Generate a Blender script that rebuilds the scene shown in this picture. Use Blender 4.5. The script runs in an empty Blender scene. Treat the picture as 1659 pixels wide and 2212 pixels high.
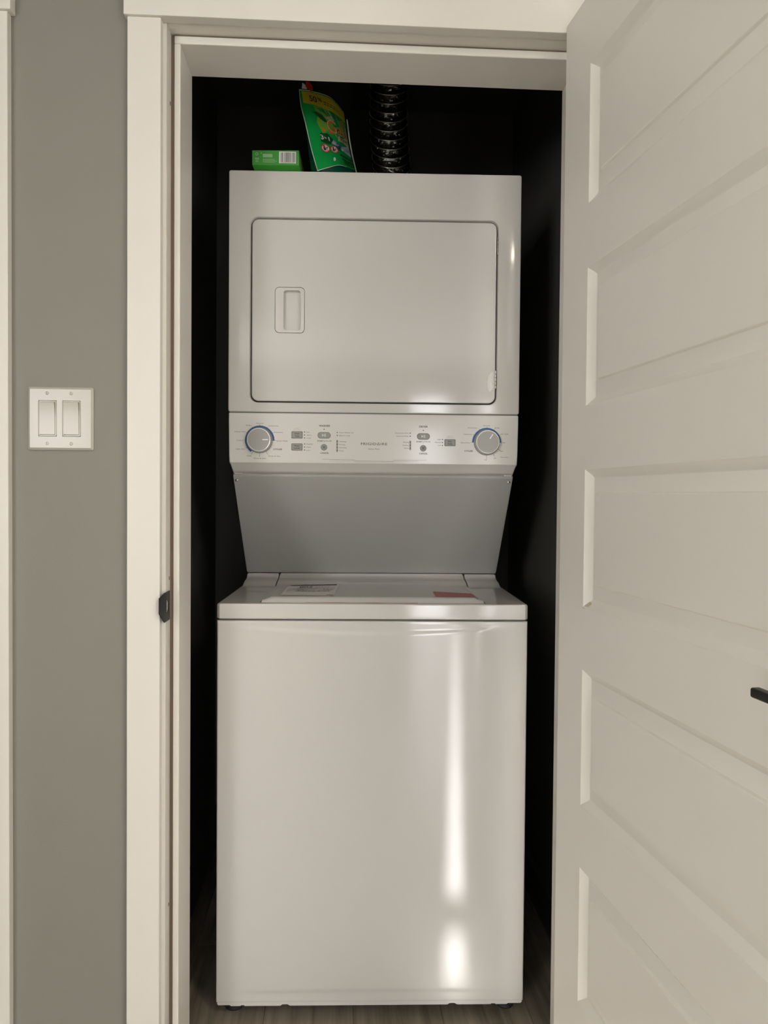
import bpy, bmesh, math, random
from mathutils import Vector, Matrix

C = bpy.context.scene.collection
sc = bpy.context.scene
random.seed(4)

# ---------------------------------------------------------------- camera
F, W_PX, H_PX = 1652.0, 1659, 2212
CAM = Vector((0.0004, -1.468, 1.161))
PITCH, YAW, ROLL = 0.0216, 0.0574, 0.0082


def cam_dir(u, v):
    u2 = u * math.cos(ROLL) + v * math.sin(ROLL)
    v2 = -u * math.sin(ROLL) + v * math.cos(ROLL)
    d = (u2, 1.0, -v2)
    y = d[1] * math.cos(PITCH) + d[2] * math.sin(PITCH)
    z = -d[1] * math.sin(PITCH) + d[2] * math.cos(PITCH)
    return Vector((d[0] * math.cos(YAW) + y * math.sin(YAW), -d[0] * math.sin(YAW) + y * math.cos(YAW), z))


fw = cam_dir(0, 0).normalized()
rt = (cam_dir(1, 0) - cam_dir(0, 0)).normalized()
up = rt.cross(fw)
cam_data = bpy.data.cameras.new('camera')
cam = bpy.data.objects.new('camera', cam_data)
C.objects.link(cam)
cam.matrix_world = Matrix((rt, up, -fw)).transposed().to_4x4()
cam.location = CAM
cam_data.sensor_fit = 'HORIZONTAL'
cam_data.sensor_width = 36.0
cam_data.lens = 36.0 * F / W_PX
cam_data.clip_start = 0.01
sc.camera = cam

# ---------------------------------------------------------------- colour management, sky, sun, lights
sc.view_settings.view_transform = 'Standard'
sc.view_settings.look = 'None'
sc.view_settings.gamma = 1.0
sc.view_settings.use_curve_mapping = False
sc.view_settings.exposure = -0.17

world = bpy.data.worlds.new('sky')
sc.world = world
world.use_nodes = True
wb = world.node_tree.nodes['Background']
wb.inputs[0].default_value = (0.80, 0.88, 1.0, 1)
wb.inputs[1].default_value = 1.6

SUN_X, SUN_EL = -0.0855, math.radians(20.0)
sun_d = bpy.data.lights.new('sun', 'SUN')
sun_d.energy = 230.0
sun_d.angle = math.radians(0.53)
sun_d.color = (1.0, 0.98, 0.96)
sun = bpy.data.objects.new('sun', sun_d)
C.objects.link(sun)
h = math.hypot(SUN_X, 1)
sdir = Vector((SUN_X / h * math.cos(SUN_EL), 1 / h * math.cos(SUN_EL), -math.sin(SUN_EL)))
sun.rotation_euler = sdir.to_track_quat('-Z', 'Y').to_euler()


def area(name, loc, look, sx, sy, power, col):
    d = bpy.data.lights.new(name, 'AREA')
    d.shape = 'RECTANGLE'
    d.size, d.size_y = sx, sy
    d.energy = power
    d.color = col
    o = bpy.data.objects.new(name, d)
    C.objects.link(o)
    o.location = loc
    o.rotation_euler = (Vector(look) - Vector(loc)).to_track_quat('-Z', 'Y').to_euler()
    return o


# area lamps added at unseen side windows for key and fill light
area('added_key_light_left', (-2.14, -4.40, 1.45), (0, -4.4, 1.45), 1.5, 1.3, 104, (1.0, 0.965, 0.91))
area('added_fill_light_right', (1.94, -3.9, 1.45), (0, -3.9, 1.45), 1.5, 1.3, 26, (1.0, 0.965, 0.91))
# the flush ceiling lamp of the hall
area('ceiling_lamp_light', (0.95, -1.60, 2.365), (0.95, -1.60, 0), 0.30, 0.30, 20, (1.0, 0.86, 0.68))

# ---------------------------------------------------------------- materials
MATS = {}


def mat(name, col, rough=0.5, metal=0.0, spec=0.5, coat=0.0, bump=0.0, bscale=200.0, var=0.0, vscale=8.0, emit=None, trans=0.0):
    m = bpy.data.materials.new(name)
    m.use_nodes = True
    nt = m.node_tree
    b = nt.nodes['Principled BSDF']
    b.inputs['Base Color'].default_value = (*col, 1)
    b.inputs['Roughness'].default_value = rough
    b.inputs['Metallic'].default_value = metal
    b.inputs['Specular IOR Level'].default_value = spec
    b.inputs['Coat Weight'].default_value = coat
    b.inputs['Coat Roughness'].default_value = 0.06
    tc = nt.nodes.new('ShaderNodeTexCoord')
    if var:
        n = nt.nodes.new('ShaderNodeTexNoise')
        n.inputs['Scale'].default_value = vscale
        n.inputs['Detail'].default_value = 4
        nt.links.new(tc.outputs['Object'], n.inputs['Vector'])
        r = nt.nodes.new('ShaderNodeMapRange')
        r.inputs['To Min'].default_value = 1 - var
        r.inputs['To Max'].default_value = 1 + var
        nt.links.new(n.outputs['Fac'], r.inputs['Value'])
        mx = nt.nodes.new('ShaderNodeVectorMath')
        mx.operation = 'SCALE'
        mx.inputs[0].default_value = col
        nt.links.new(r.outputs['Result'], mx.inputs['Scale'])
        nt.links.new(mx.outputs['Vector'], b.inputs['Base Color'])
    if bump:
        n2 = nt.nodes.new('ShaderNodeTexNoise')
        n2.inputs['Scale'].default_value = bscale
        n2.inputs['Detail'].default_value = 3
        nt.links.new(tc.outputs['Object'], n2.inputs['Vector'])
        bp = nt.nodes.new('ShaderNodeBump')
        bp.inputs['Strength'].default_value = bump
        bp.inputs['Distance'].default_value = 0.001
        nt.links.new(n2.outputs['Fac'], bp.inputs['Height'])
        nt.links.new(bp.outputs['Normal'], b.inputs['Normal'])
        if coat:
            nt.links.new(bp.outputs['Normal'], b.inputs['Coat Normal'])
    if emit:
        b.inputs['Emission Color'].default_value = (*emit[0], 1)
        b.inputs['Emission Strength'].default_value = emit[1]
    if trans:
        b.inputs['Transmission Weight'].default_value = trans
    MATS[name] = m
    return m


M_WALL = mat('grey_wall_paint', (0.260, 0.248, 0.217), 0.55, spec=0.35, bump=0.25, bscale=260, var=0.02, vscale=5)
M_CEIL = mat('ceiling_paint', (0.80, 0.78, 0.73), 0.8, spec=0.2, bump=0.2)
M_CLOSET = mat('shade_dark_closet_paint', (0.095, 0.093, 0.085), 0.75, spec=0.2, bump=0.3, bscale=200)  # colour darkened to stand in for the deep shade inside the closet
M_CBASE = mat('shade_dark_baseboard_paint', (0.070, 0.069, 0.064), 0.45, spec=0.3)  # darkened like the closet walls, shade put into the colour
M_TRIM = mat('white_trim_paint', (0.79, 0.755, 0.695), 0.38, spec=0.4, bump=0.12, bscale=60, var=0.012, vscale=10)
M_DOOR = mat('white_door_paint', (0.87, 0.835, 0.77), 0.36, spec=0.4, bump=0.10, bscale=90, var=0.015, vscale=6)
M_ENAMEL = mat('white_enamel', (0.645, 0.625, 0.60), 0.08, spec=0.70, bump=0.03, bscale=45, var=0.008, vscale=4)
M_PLASTIC = mat('white_plastic', (0.69, 0.66, 0.63), 0.28, spec=0.5)
M_FASCIA = mat('glossy_fascia_plastic', (0.72, 0.70, 0.67), 0.12, spec=0.55)
M_PANEL = mat('shade_greyed_steel', (0.46, 0.455, 0.44), 0.30, spec=0.5, bump=0.03, bscale=60)  # greyed so the colour carries the shade of the downward-facing panel
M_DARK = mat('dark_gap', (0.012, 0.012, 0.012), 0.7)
M_RUBBER = mat('black_rubber', (0.012, 0.012, 0.012), 0.6)
M_BLACK = mat('matte_black_metal', (0.007, 0.0075, 0.007), 0.42, spec=0.3, bump=0.1, bscale=400)
M_STEEL = mat('steel', (0.50, 0.49, 0.46), 0.3, metal=1.0)
M_KNOB = mat('grey_knob_face', (0.34, 0.335, 0.315), 0.30, spec=0.5)
M_KSIDE = mat('silver_knob_side', (0.42, 0.415, 0.40), 0.35, spec=0.5)
M_CHROME = mat('satin_silver_ring', (0.82, 0.82, 0.79), 0.22, metal=0.35)
M_BUTTON = mat('grey_button', (0.30, 0.295, 0.275), 0.35)
M_BUTRIM = mat('button_rim', (0.13, 0.13, 0.12), 0.4)
M_INK = mat('black_ink', (0.025, 0.025, 0.03), 0.5)
M_PALE = mat('pale_print', (0.62, 0.62, 0.59), 0.4)
M_FAINT = mat('faint_print', (0.50, 0.49, 0.46), 0.5)
M_BLUE = mat('blue_print', (0.012, 0.090, 0.30), 0.35)
M_PRINTW = mat('white_print', (0.85, 0.85, 0.82), 0.45)
M_STICK = mat('sticker_paper', (0.74, 0.73, 0.70), 0.3)
M_RED = mat('red_label_and_reflection', (0.46, 0.055, 0.045), 0.3)
M_PINK = mat('pale_red_print', (0.70, 0.30, 0.27), 0.4)
M_CORE = mat('raw_gap', (0.16, 0.12, 0.09), 0.8)
M_DOT = mat('grey_dot_print', (0.46, 0.45, 0.42), 0.5)
M_FILM = mat('clear_film', (0.75, 0.74, 0.71), 0.10, spec=0.6)
# packaging
M_BOX = mat('green_carton', (0.055, 0.33, 0.045), 0.38, var=0.04, vscale=20)
M_BOXD = mat('dark_green_carton', (0.010, 0.11, 0.012), 0.45)
M_BAG = mat('green_pouch_film', (0.008, 0.30, 0.060), 0.22, spec=0.6, bump=0.5, bscale=50, var=0.10, vscale=30)
M_BAGD = mat('dark_green_pouch_film', (0.003, 0.080, 0.045), 0.25, spec=0.6)
M_YEL = mat('yellow_print', (0.52, 0.44, 0.02), 0.3)
M_LIME = mat('lime_print', (0.16, 0.34, 0.04), 0.3, var=0.25, vscale=90)
M_LEAF = mat('leaf_print', (0.008, 0.075, 0.02), 0.3)
M_ORANGE = mat('orange_print', (0.62, 0.13, 0.02), 0.3)
M_CREAM = mat('cream_print', (0.55, 0.50, 0.28), 0.3)
M_SKYB = mat('pale_blue_print', (0.42, 0.50, 0.56), 0.3)
M_NAVY = mat('navy_print', (0.02, 0.06, 0.22), 0.4)
M_REDP = mat('red_print', (0.42, 0.02, 0.015), 0.35)
M_BAGEDGE = mat('pouch_seal_white', (0.50, 0.62, 0.50), 0.3)


def plank_mat():
    m = bpy.data.materials.new('grey_brown_wood_plank')
    m.use_nodes = True
    nt = m.node_tree
    b = nt.nodes['Principled BSDF']
    b.inputs['Roughness'].default_value = 0.17
    b.inputs['Specular IOR Level'].default_value = 0.5
    tc = nt.nodes.new('ShaderNodeTexCoord')
    oi = nt.nodes.new('ShaderNodeObjectInfo')
    mp = nt.nodes.new('ShaderNodeMapping')
    mp.inputs['Scale'].default_value = (16, 1.1, 1)
    nt.links.new(tc.outputs['Object'], mp.inputs['Vector'])
    off = nt.nodes.new('ShaderNodeVectorMath')
    off.operation = 'SCALE'
    off.inputs[0].default_value = (7, 13, 3)
    nt.links.new(oi.outputs['Random'], off.inputs['Scale'])
    nt.links.new(off.outputs['Vector'], mp.inputs['Location'])
    n = nt.nodes.new('ShaderNodeTexNoise')
    n.inputs['Scale'].default_value = 2.2
    n.inputs['Detail'].default_value = 8
    n.inputs['Roughness'].default_value = 0.62
    n.inputs['Distortion'].default_value = 0.5
    nt.links.new(mp.outputs['Vector'], n.inputs['Vector'])
    cr = nt.nodes.new('ShaderNodeValToRGB')
    e = cr.color_ramp.elements
    e[0].position = 0.28
    e[0].color = (0.125, 0.105, 0.078, 1)
    e[1].position = 0.74
    e[1].color = (0.31, 0.27, 0.21, 1)
    nt.links.new(n.outputs['Fac'], cr.inputs['Fac'])
    r = nt.nodes.new('ShaderNodeMapRange')
    r.inputs['To Min'].default_value = 0.78
    r.inputs['To Max'].default_value = 1.15
    nt.links.new(oi.outputs['Random'], r.inputs['Value'])
    mx = nt.nodes.new('ShaderNodeVectorMath')
    mx.operation = 'SCALE'
    nt.links.new(cr.outputs['Color'], mx.inputs[0])
    nt.links.new(r.outputs['Result'], mx.inputs['Scale'])
    nt.links.new(mx.outputs['Vector'], b.inputs['Base Color'])
    bp = nt.nodes.new('ShaderNodeBump')
    bp.inputs['Strength'].default_value = 0.15
    bp.inputs['Distance'].default_value = 0.0006
    nt.links.new(n.outputs['Fac'], bp.inputs['Height'])
    nt.links.new(bp.outputs['Normal'], b.inputs['Normal'])
    return m


M_PLANK = plank_mat()


def foil_mat():
    m = bpy.data.materials.new('crinkled_foil')
    m.use_nodes = True
    nt = m.node_tree
    b = nt.nodes['Principled BSDF']
    b.inputs['Base Color'].default_value = (0.24, 0.235, 0.22, 1)
    b.inputs['Metallic'].default_value = 1.0
    b.inputs['Roughness'].default_value = 0.22
    tc = nt.nodes.new('ShaderNodeTexCoord')
    mp = nt.nodes.new('ShaderNodeMapping')
    mp.inputs['Scale'].default_value = (1.0, 1.0, 0.7)
    nt.links.new(tc.outputs['Object'], mp.inputs['Vector'])
    n = nt.nodes.new('ShaderNodeTexNoise')
    n.inputs['Scale'].default_value = 75
    n.inputs['Detail'].default_value = 3
    n.inputs['Distortion'].default_value = 1.2
    nt.links.new(mp.outputs['Vector'], n.inputs['Vector'])
    add = nt.nodes.new('ShaderNodeMath')
    nt.links.new(n.outputs['Fac'], add.inputs[0])
    add.inputs[1].default_value = 0
    bp = nt.nodes.new('ShaderNodeBump')
    bp.inputs['Strength'].default_value = 0.75
    bp.inputs['Distance'].default_value = 0.006
    nt.links.new(add.outputs[0], bp.inputs['Height'])
    nt.links.new(bp.outputs['Normal'], b.inputs['Normal'])
    return m


M_FOIL = foil_mat()
M_WIRE = mat('duct_wire', (0.85, 0.83, 0.78), 0.32, metal=1.0)
M_LAMP = mat('lamp_glass', (0.9, 0.88, 0.82), 0.4, emit=((1.0, 0.86, 0.68), 7.0))
M_PANE = mat('added_window_glow', (0.8, 0.85, 0.9), 0.5, emit=((0.90, 0.95, 1.0), 6.0))  # glowing pane of the added side windows
M_PANE2 = mat('bright_back_door_glass', (0.8, 0.85, 0.9), 0.5, emit=((0.96, 0.97, 1.0), 8.5))
M_SWITCH = mat('pale_switch_plastic', (0.50, 0.47, 0.41), 0.25, spec=0.5)


# ---------------------------------------------------------------- mesh helpers
class G:
    """collects geometry, then links it as one mesh object"""

    def __init__(s):
        s.v, s.f, s.m, s.mats = [], [], [], []

    def mi(s, m):
        if m not in s.mats:
            s.mats.append(m)
        return s.mats.index(m)

    def add(s, verts, faces, m=None):
        o = len(s.v)
        s.v += [tuple(v) for v in verts]
        s.f += [tuple(i + o for i in f) for f in faces]
        s.m += [s.mi(m) if m else 0] * len(faces)
        return s

    def box(s, x0, x1, y0, y1, z0, z1, m=None, bev=0.0, seg=2):
        if bev <= 0:
            v = [(x, y, z) for x in (x0, x1) for y in (y0, y1) for z in (z0, z1)]
            f = [(0, 1, 3, 2), (4, 6, 7, 5), (0, 4, 5, 1), (2, 3, 7, 6), (0, 2, 6, 4), (1, 5, 7, 3)]
            return s.add(v, f, m)
        b = bmesh.new()
        bmesh.ops.create_cube(b, size=1)
        for v in b.verts:
            v.co = Vector(((x0 + x1) / 2 + v.co.x * (x1 - x0), (y0 + y1) / 2 + v.co.y * (y1 - y0), (z0 + z1) / 2 + v.co.z * (z1 - z0)))
        bmesh.ops.bevel(b, geom=list(b.edges), offset=bev, segments=seg, profile=0.5, affect='EDGES')
        b.verts.index_update()
        s.add([v.co[:] for v in b.verts], [[v.index for v in f.verts] for f in b.faces], m)
        b.free()
        return s

    def loft(s, rings, m=None, cap0=False, cap1=False, closed=True):
        n = len(rings[0])
        v = [p for r in rings for p in r]
        f = []
        for k in range(len(rings) - 1):
            for i in range(n if closed else n - 1):
                j = (i + 1) % n
                f.append((k * n + i, k * n + j, (k + 1) * n + j, (k + 1) * n + i))
        if cap0:
            f.append(tuple(range(n - 1, -1, -1)))
        if cap1:
            f.append(tuple((len(rings) - 1) * n + i for i in range(n)))
        return s.add(v, f, m)

    def lathe_y(s, cx, cz, prof, m=None, n=48, cap0=False, cap1=True):
        """profile of (radius, y) turned about an axis along y"""
        rings = [[(cx + r * math.cos(2 * math.pi * i / n), y, cz + r * math.sin(2 * math.pi * i / n)) for i in range(n)] for r, y in prof]
        return s.loft(rings, m, cap0, cap1)

    def lathe_z(s, cx, cy, prof, m=None, n=32, cap0=False, cap1=True):
        rings = [[(cx + r * math.cos(2 * math.pi * i / n), cy + r * math.sin(2 * math.pi * i / n), z) for i in range(n)] for r, z in prof]
        return s.loft(rings, m, cap0, cap1)

    def prism(s, pts, a, b, axis='y', m=None):
        """polygon pts extruded from a to b along the axis"""
        n = len(pts)
        if axis == 'y':
            v = [(p, a, q) for p, q in pts] + [(p, b, q) for p, q in pts]
        elif axis == 'x':
            v = [(a, p, q) for p, q in pts] + [(b, p, q) for p, q in pts]
        else:
            v = [(p, q, a) for p, q in pts] + [(p, q, b) for p, q in pts]
        f = [tuple(range(n)), tuple(range(2 * n - 1, n - 1, -1))] + [(i, i + n, (i + 1) % n + n, (i + 1) % n) for i in range(n)]
        return s.add(v, f, m)

    def build(s, name, m=None, parent=None, smooth=35, label=None, wn=True, **props):
        me = bpy.data.meshes.new(name)
        me.from_pydata(s.v, [], s.f)
        b = bmesh.new()
        b.from_mesh(me)
        bmesh.ops.remove_doubles(b, verts=b.verts, dist=1e-6)
        bmesh.ops.recalc_face_normals(b, faces=b.faces)
        if smooth:
            for f in b.faces:
                f.smooth = True
            for e in b.edges:
                e.smooth = len(e.link_faces) == 2 and e.calc_face_angle(9) < math.radians(smooth)
        b.to_mesh(me)
        b.free()
        for x in (s.mats or [m]):
            me.materials.append(x)
        if m and s.mats and m not in s.mats:
            pass
        o = bpy.data.objects.new(name, me)
        C.objects.link(o)
        if smooth and wn:
            w = o.modifiers.new('weighted_normals', 'WEIGHTED_NORMAL')
            w.keep_sharp = True
            w.weight = 50
        if parent:
            o.parent = parent
        if label:
            o['label'] = label
        for k, v in props.items():
            o[k] = v
        return o


def rr(x0, x1, z0, z1, r, y, k=6):
    """rounded rectangle ring in the plane y, 4*(k+1) points"""
    out = []
    for cx, cz, a0 in ((x1 - r, z1 - r, 0), (x0 + r, z1 - r, 90), (x0 + r, z0 + r, 180), (x1 - r, z0 + r, 270)):
        for i in range(k + 1):
            a = math.radians(a0 + 90 * i / k)
            out.append((cx + r * math.cos(a), y, cz + r * math.sin(a)))
    return out


def ins(x0, x1, z0, z1, r, prof, k=6):
    """rings of a rounded rectangle inset by i at depth y"""
    return [rr(x0 + i, x1 - i, z0 + i, z1 - i, max(r - i, 0.0004), y, k) for i, y in prof]


def thing(name, label, cat, loc=(0, 0, 0), rz=0.0, group=None):
    o = bpy.data.objects.new(name, None)
    C.objects.link(o)
    o.location = loc
    o.rotation_euler = (0, 0, rz)
    o['label'] = label
    o['category'] = cat
    if group:
        o['group'] = group
    return o


def struct(name, g, m, label=None, parent=None):
    o = g.build(name, m, parent, smooth=0 if not label else 35)
    if parent is None:
        o['kind'] = 'structure'
        if label:
            o['label'] = label
    return o


_tc = {}


def text_geo(s, bold=0):
    """outline of a text as flat triangles, fitted by the caller"""
    key = (s, bold)
    if key not in _tc:
        cu = bpy.data.curves.new('t', 'FONT')
        cu.body = s
        cu.size = 1
        cu.resolution_u = 3
        if bold:
            cu.offset = 0.020 if bold == 1 else 0.004
        if bold == 2:
            cu.space_character = 1.12
        o = bpy.data.objects.new('t', cu)
        C.objects.link(o)
        bpy.context.view_layer.update()
        me = bpy.data.meshes.new_from_object(o.evaluated_get(bpy.context.evaluated_depsgraph_get()))
        v = [(p.co.x, p.co.y) for p in me.vertices]
        f = [tuple(p.vertices) for p in me.polygons]
        bpy.data.objects.remove(o)
        bpy.data.curves.remove(cu)
        bpy.data.meshes.remove(me)
        x0, x1 = min(a for a, _ in v), max(a for a, _ in v)
        _tc[key] = ([(a - (x0 + x1) / 2, b) for a, b in v], f, x1 - x0)
    return _tc[key]


CAPH = 0.70


def put_text(g, s, cx, cz, w, cap, y, m=None, bold=0, fn=None):
    v, f, tw = text_geo(s, bold)
    sx, sz = w / tw, cap / CAPH
    pts = [(cx + a * sx, cz + (b - CAPH / 2) * sz) for a, b in v]
    g.add([fn(*p) if fn else (p[0], y, p[1]) for p in pts], f, m)


def disc(g, cx, cz, r, y, m=None, n=14, fn=None):
    pts = [(cx + r * math.cos(2 * math.pi * i / n), cz + r * math.sin(2 * math.pi * i / n)) for i in range(n)]
    g.add([fn(*p) if fn else (p[0], y, p[1]) for p in pts], [tuple(range(n))], m)


def rect(g, x0, x1, z0, z1, y, m=None, fn=None, nx=1, nz=1):
    v = []
    for j in range(nz + 1):
        for i in range(nx + 1):
            p = (x0 + (x1 - x0) * i / nx, z0 + (z1 - z0) * j / nz)
            v.append(fn(*p) if fn else (p[0], y, p[1]))
    g.add(v, [(j * (nx + 1) + i, j * (nx + 1) + i + 1, (j + 1) * (nx + 1) + i + 1, (j + 1) * (nx + 1) + i) for j in range(nz) for i in range(nx)], m)


def arc_strip(g, cx, cz, r0, r1, a0, a1, y, m=None, n=40, fn=None):
    v = []
    for i in range(n + 1):
        a = math.radians(a0 + (a1 - a0) * i / n)
        for r in (r0, r1):
            p = (cx + r * math.cos(a), cz + r * math.sin(a))
            v.append(fn(*p) if fn else (p[0], y, p[1]))
    g.add(v, [(2 * i, 2 * i + 1, 2 * i + 3, 2 * i + 2) for i in range(n)], m)


def tick(g, cx, cz, r0, r1, a, w, y, m=None, fn=None):
    a = math.radians(a)
    c, s = math.cos(a), math.sin(a)
    pts = [(cx + r * c - q * s, cz + r * s + q * c) for r, q in ((r0, -w / 2), (r1, -w / 2), (r1, w / 2), (r0, w / 2))]
    g.add([fn(*p) if fn else (p[0], y, p[1]) for p in pts], [(0, 1, 2, 3)], m)

# ================================================================ THE SETTING
XL, XR, ZT = -0.3285, 0.4825, 2.0400        # closet opening between the jambs
WT = 0.150                                  # wall thickness
RX0, RX1, RY0, CEIL = -2.20, 2.00, -5.60, 2.44
CX0, CX1, CY1 = -0.412, 0.572, 1.10         # inside of the closet
D2R, D2L = -0.6775, -1.4395                 # jambs of the neighbouring door

fl = G().box(RX0 - .1, RX1 + .1, RY0 - .12, 0.2, -.06, -.0075).box(CX0 - .1, CX1 + .1, 0.2, CY1 + .1, -.06, -.0075)
floor = struct('floor', fl, M_CORE)
# planks run away from the camera; each one an object of its own
PW, PL = 0.1985, 1.22
plank_mesh = {}
x = 0.0373 - PW * 12
col = 0
while x < RX1 - 0.01:
    inner = (x + PW > CX0) and (x < CX1)
    y_end = CY1 if inner else 0.0
    xa, xb = max(x, RX0 if not (inner and False) else CX0), min(x + PW, RX1)
    if xb - xa > 0.01:
        y = RY0 - 0.0 - [0.0, 0.71, 0.33, 1.03, 0.52][col % 5]
        while y < y_end - 0.01:
            ya, yb = max(y, RY0), min(y + PL, y_end)
            pieces = [(xa, xb, ya, yb)]
            if inner and yb > 0.02 and (xa < CX0 - .001 or xb > CX1 + .001):
                # narrowed inside the closet
                pieces = []
                if ya < 0:
                    pieces.append((xa, xb, ya, 0.0))
                cxa, cxb = max(xa, CX0), min(xb, CX1)
                if cxb - cxa > 0.01:
                    pieces.append((cxa, cxb, max(ya, 0.0), yb))
            for (a, b_, c, d) in pieces:
                if d - c < 0.03:
                    continue
                key = (round(b_ - a, 4), round(d - c, 4))
                if key not in plank_mesh:
                    g = G().box(0.0003, key[0] - 0.0003, 0.0003, key[1] - 0.0003, -0.0075, 0.0, None, 0.0007, 1)
                    o = g.build('plank', M_PLANK, floor, smooth=0)
                    plank_mesh[key] = o.data
                else:
                    o = bpy.data.objects.new('plank', plank_mesh[key])
                    C.objects.link(o)
                    o.parent = floor
                o.location = (a, c, 0)
            y += PL
    x += PW
    col += 1

wf = G()
wf.box(RX0 - .1, D2L - .018, 0, WT, 0, CEIL)
wf.box(D2L - .018, XR + .018, 0, WT, ZT + .018, CEIL)
wf.box(D2R + .018, XL - .018, 0, WT, 0, ZT + .018)
wf.box(XR + .018, RX1 + .1, 0, WT, 0, CEIL)
struct('wall_front', wf, M_WALL)


def wall_holes(name, axis, p0, p1, a0, a1, holes, m):
    """a wall across p0..p1 running a0..a1, with openings (b0, b1, z0, z1)"""
    g = G()

    def bx(u0, u1, z0, z1):
        if u1 - u0 > 1e-4 and z1 - z0 > 1e-4:
            g.box(p0, p1, u0, u1, z0, z1) if axis == 'x' else g.box(u0, u1, p0, p1, z0, z1)
    c = a0
    for b0, b1, z0, z1 in sorted(holes):
        bx(c, b0, 0, CEIL)
        bx(b0, b1, 0, z0)
        bx(b0, b1, z1, CEIL)
        c = b1
    bx(c, a1, 0, CEIL)
    return struct(name, g, m)


wall_holes('wall_left', 'x', RX0 - .1, RX0, RY0, 0, [(-5.20, -3.60, .75, 2.10)], M_WALL)
wall_holes('wall_right', 'x', RX1, RX1 + .1, RY0, 0, [(-4.70, -3.10, .75, 2.10)], M_WALL)
SLIT = (0.737, 0.793)
wall_holes('wall_back', 'y', RY0 - .12, RY0, RX0 - .1, RX1 + .1,
           [(.30, .70, .0, 2.10), (SLIT[0], SLIT[1], .0, 2.125), (1.02, 1.17, .0, 2.10)], M_WALL)
cl = G().box(RX0 - .1, RX1 + .1, RY0 - .12, WT, CEIL, CEIL + .1)
struct('ceiling', cl, M_CEIL)
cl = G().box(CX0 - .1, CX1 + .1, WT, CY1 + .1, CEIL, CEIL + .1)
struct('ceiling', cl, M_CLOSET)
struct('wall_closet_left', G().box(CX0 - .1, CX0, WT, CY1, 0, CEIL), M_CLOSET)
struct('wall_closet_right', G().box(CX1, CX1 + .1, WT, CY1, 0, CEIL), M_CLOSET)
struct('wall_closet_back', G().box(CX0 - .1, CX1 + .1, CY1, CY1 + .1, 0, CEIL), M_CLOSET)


def base_prof(t, hgt):
    return [(0, 0), (t, 0), (t, hgt - .014), (t - .004, hgt - .006), (.004, hgt), (0, hgt)]


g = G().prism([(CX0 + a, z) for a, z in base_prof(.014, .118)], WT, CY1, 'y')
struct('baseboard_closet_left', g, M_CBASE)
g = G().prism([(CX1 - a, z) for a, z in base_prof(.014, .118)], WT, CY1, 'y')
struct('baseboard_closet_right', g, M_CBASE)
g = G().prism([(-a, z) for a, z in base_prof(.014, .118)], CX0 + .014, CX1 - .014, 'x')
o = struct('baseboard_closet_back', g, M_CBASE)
o.location = (0, CY1, 0)
for nm, a, b in (('baseboard_front', D2R + .066, XL - .068), ('baseboard_front', XR + .066, RX1)):
    g = G().prism([(-q, z) for q, z in base_prof(.015, .13)], a, b, 'x')
    struct(nm, g, M_TRIM)
g = G().prism([(RX0 + a, z) for a, z in base_prof(.015, .13)], RY0, -.02, 'y')
struct('baseboard_left', g, M_TRIM)
g = G().prism([(RX1 - a, z) for a, z in base_prof(.015, .13)], RY0, -.02, 'y')
struct('baseboard_right', g, M_TRIM)

# casings, jambs and stops of the closet opening
CT = 0.018
CB = ZT - .0015                              # underside of the head casing
struct('trim_1', G().box(-.3965, -.3354, -CT, 0, 0, CB, None, .0016), M_TRIM, 'wide flat white casing left of the closet opening')
struct('trim_2', G().box(XR + .006, XR + .067, -CT, 0, 0, CB, None, .0016), M_TRIM, 'white casing behind the hinge side of the open door')
struct('trim_3', G().box(-.4022, XR + .075, -.024, 0, CB, CB + .115, None, .0022), M_TRIM, 'thick white head casing across the closet opening')
j = struct('trim_4', G().box(XL - .018, XL, 0, WT, 0, ZT, None, .001), M_TRIM, 'white left jamb of the closet opening')
G().box(-.3222, -.3102, .0333, WT - .001, 0, ZT - .0185, None, .0022, 3).build('door_stop', M_TRIM, j)
g = G().box(XL, -.3222, .0365, WT - .002, 0, ZT - .003)
for z in (1.905, 0.965 + .033, 0.36):
    g.box(XL - .0002, XL + .0006, .0262, .0300, z - .0032, z + .0032)
g.build('caulk_gap', M_CORE, j)
j2 = struct('trim_5', G().box(XR, XR + .018, 0, WT, 0, ZT, None, .001), M_TRIM, 'white right jamb hidden behind the open door')
G().box(XR - .0183, XR - .006, .0333, WT - .001, 0, ZT - .0185, None, .0022, 3).build('door_stop', M_TRIM, j2)
G().box(XR - .006, XR, .0365, WT - .002, 0, ZT - .003).build('caulk_gap', M_CORE, j2)
j3 = struct('trim_6', G().box(XL - .018, XR + .018, 0, WT, ZT, ZT + .018, None, .001), M_TRIM, 'white head jamb over the closet opening')
G().box(-.3222, XR - .006, .0333, WT - .001, ZT - .0185, ZT - .0035, None, .0022, 3).build('door_stop', M_TRIM, j3)
G().box(-.3222, XR - .006, .0365, WT - .002, ZT - .0035, ZT).build('caulk_gap', M_CORE, j3)

# the neighbouring doorway on the left, of which the casing edge shows
struct('trim_7', G().box(D2R + .005, D2R + .0663, -CT, 0, 0, CB, None, .0016), M_TRIM, 'white casing at the left edge of the photo')
struct('trim_8', G().box(D2L - .075, D2R + .0740, -.024, 0, CB, CB + .115, None, .0022), M_TRIM, 'white head casing of the doorway at the left edge')
struct('trim_9', G().box(D2L - .066, D2L - .005, -CT, 0, 0, CB, None, .0016), M_TRIM)
struct('trim_10', G().box(D2R, D2R + .018, 0, WT, 0, ZT, None, .001).box(D2L - .018, D2L, 0, WT, 0, ZT, None, .001)
       .box(D2L, D2R, 0, WT, ZT, ZT + .018, None, .001), M_TRIM)

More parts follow.
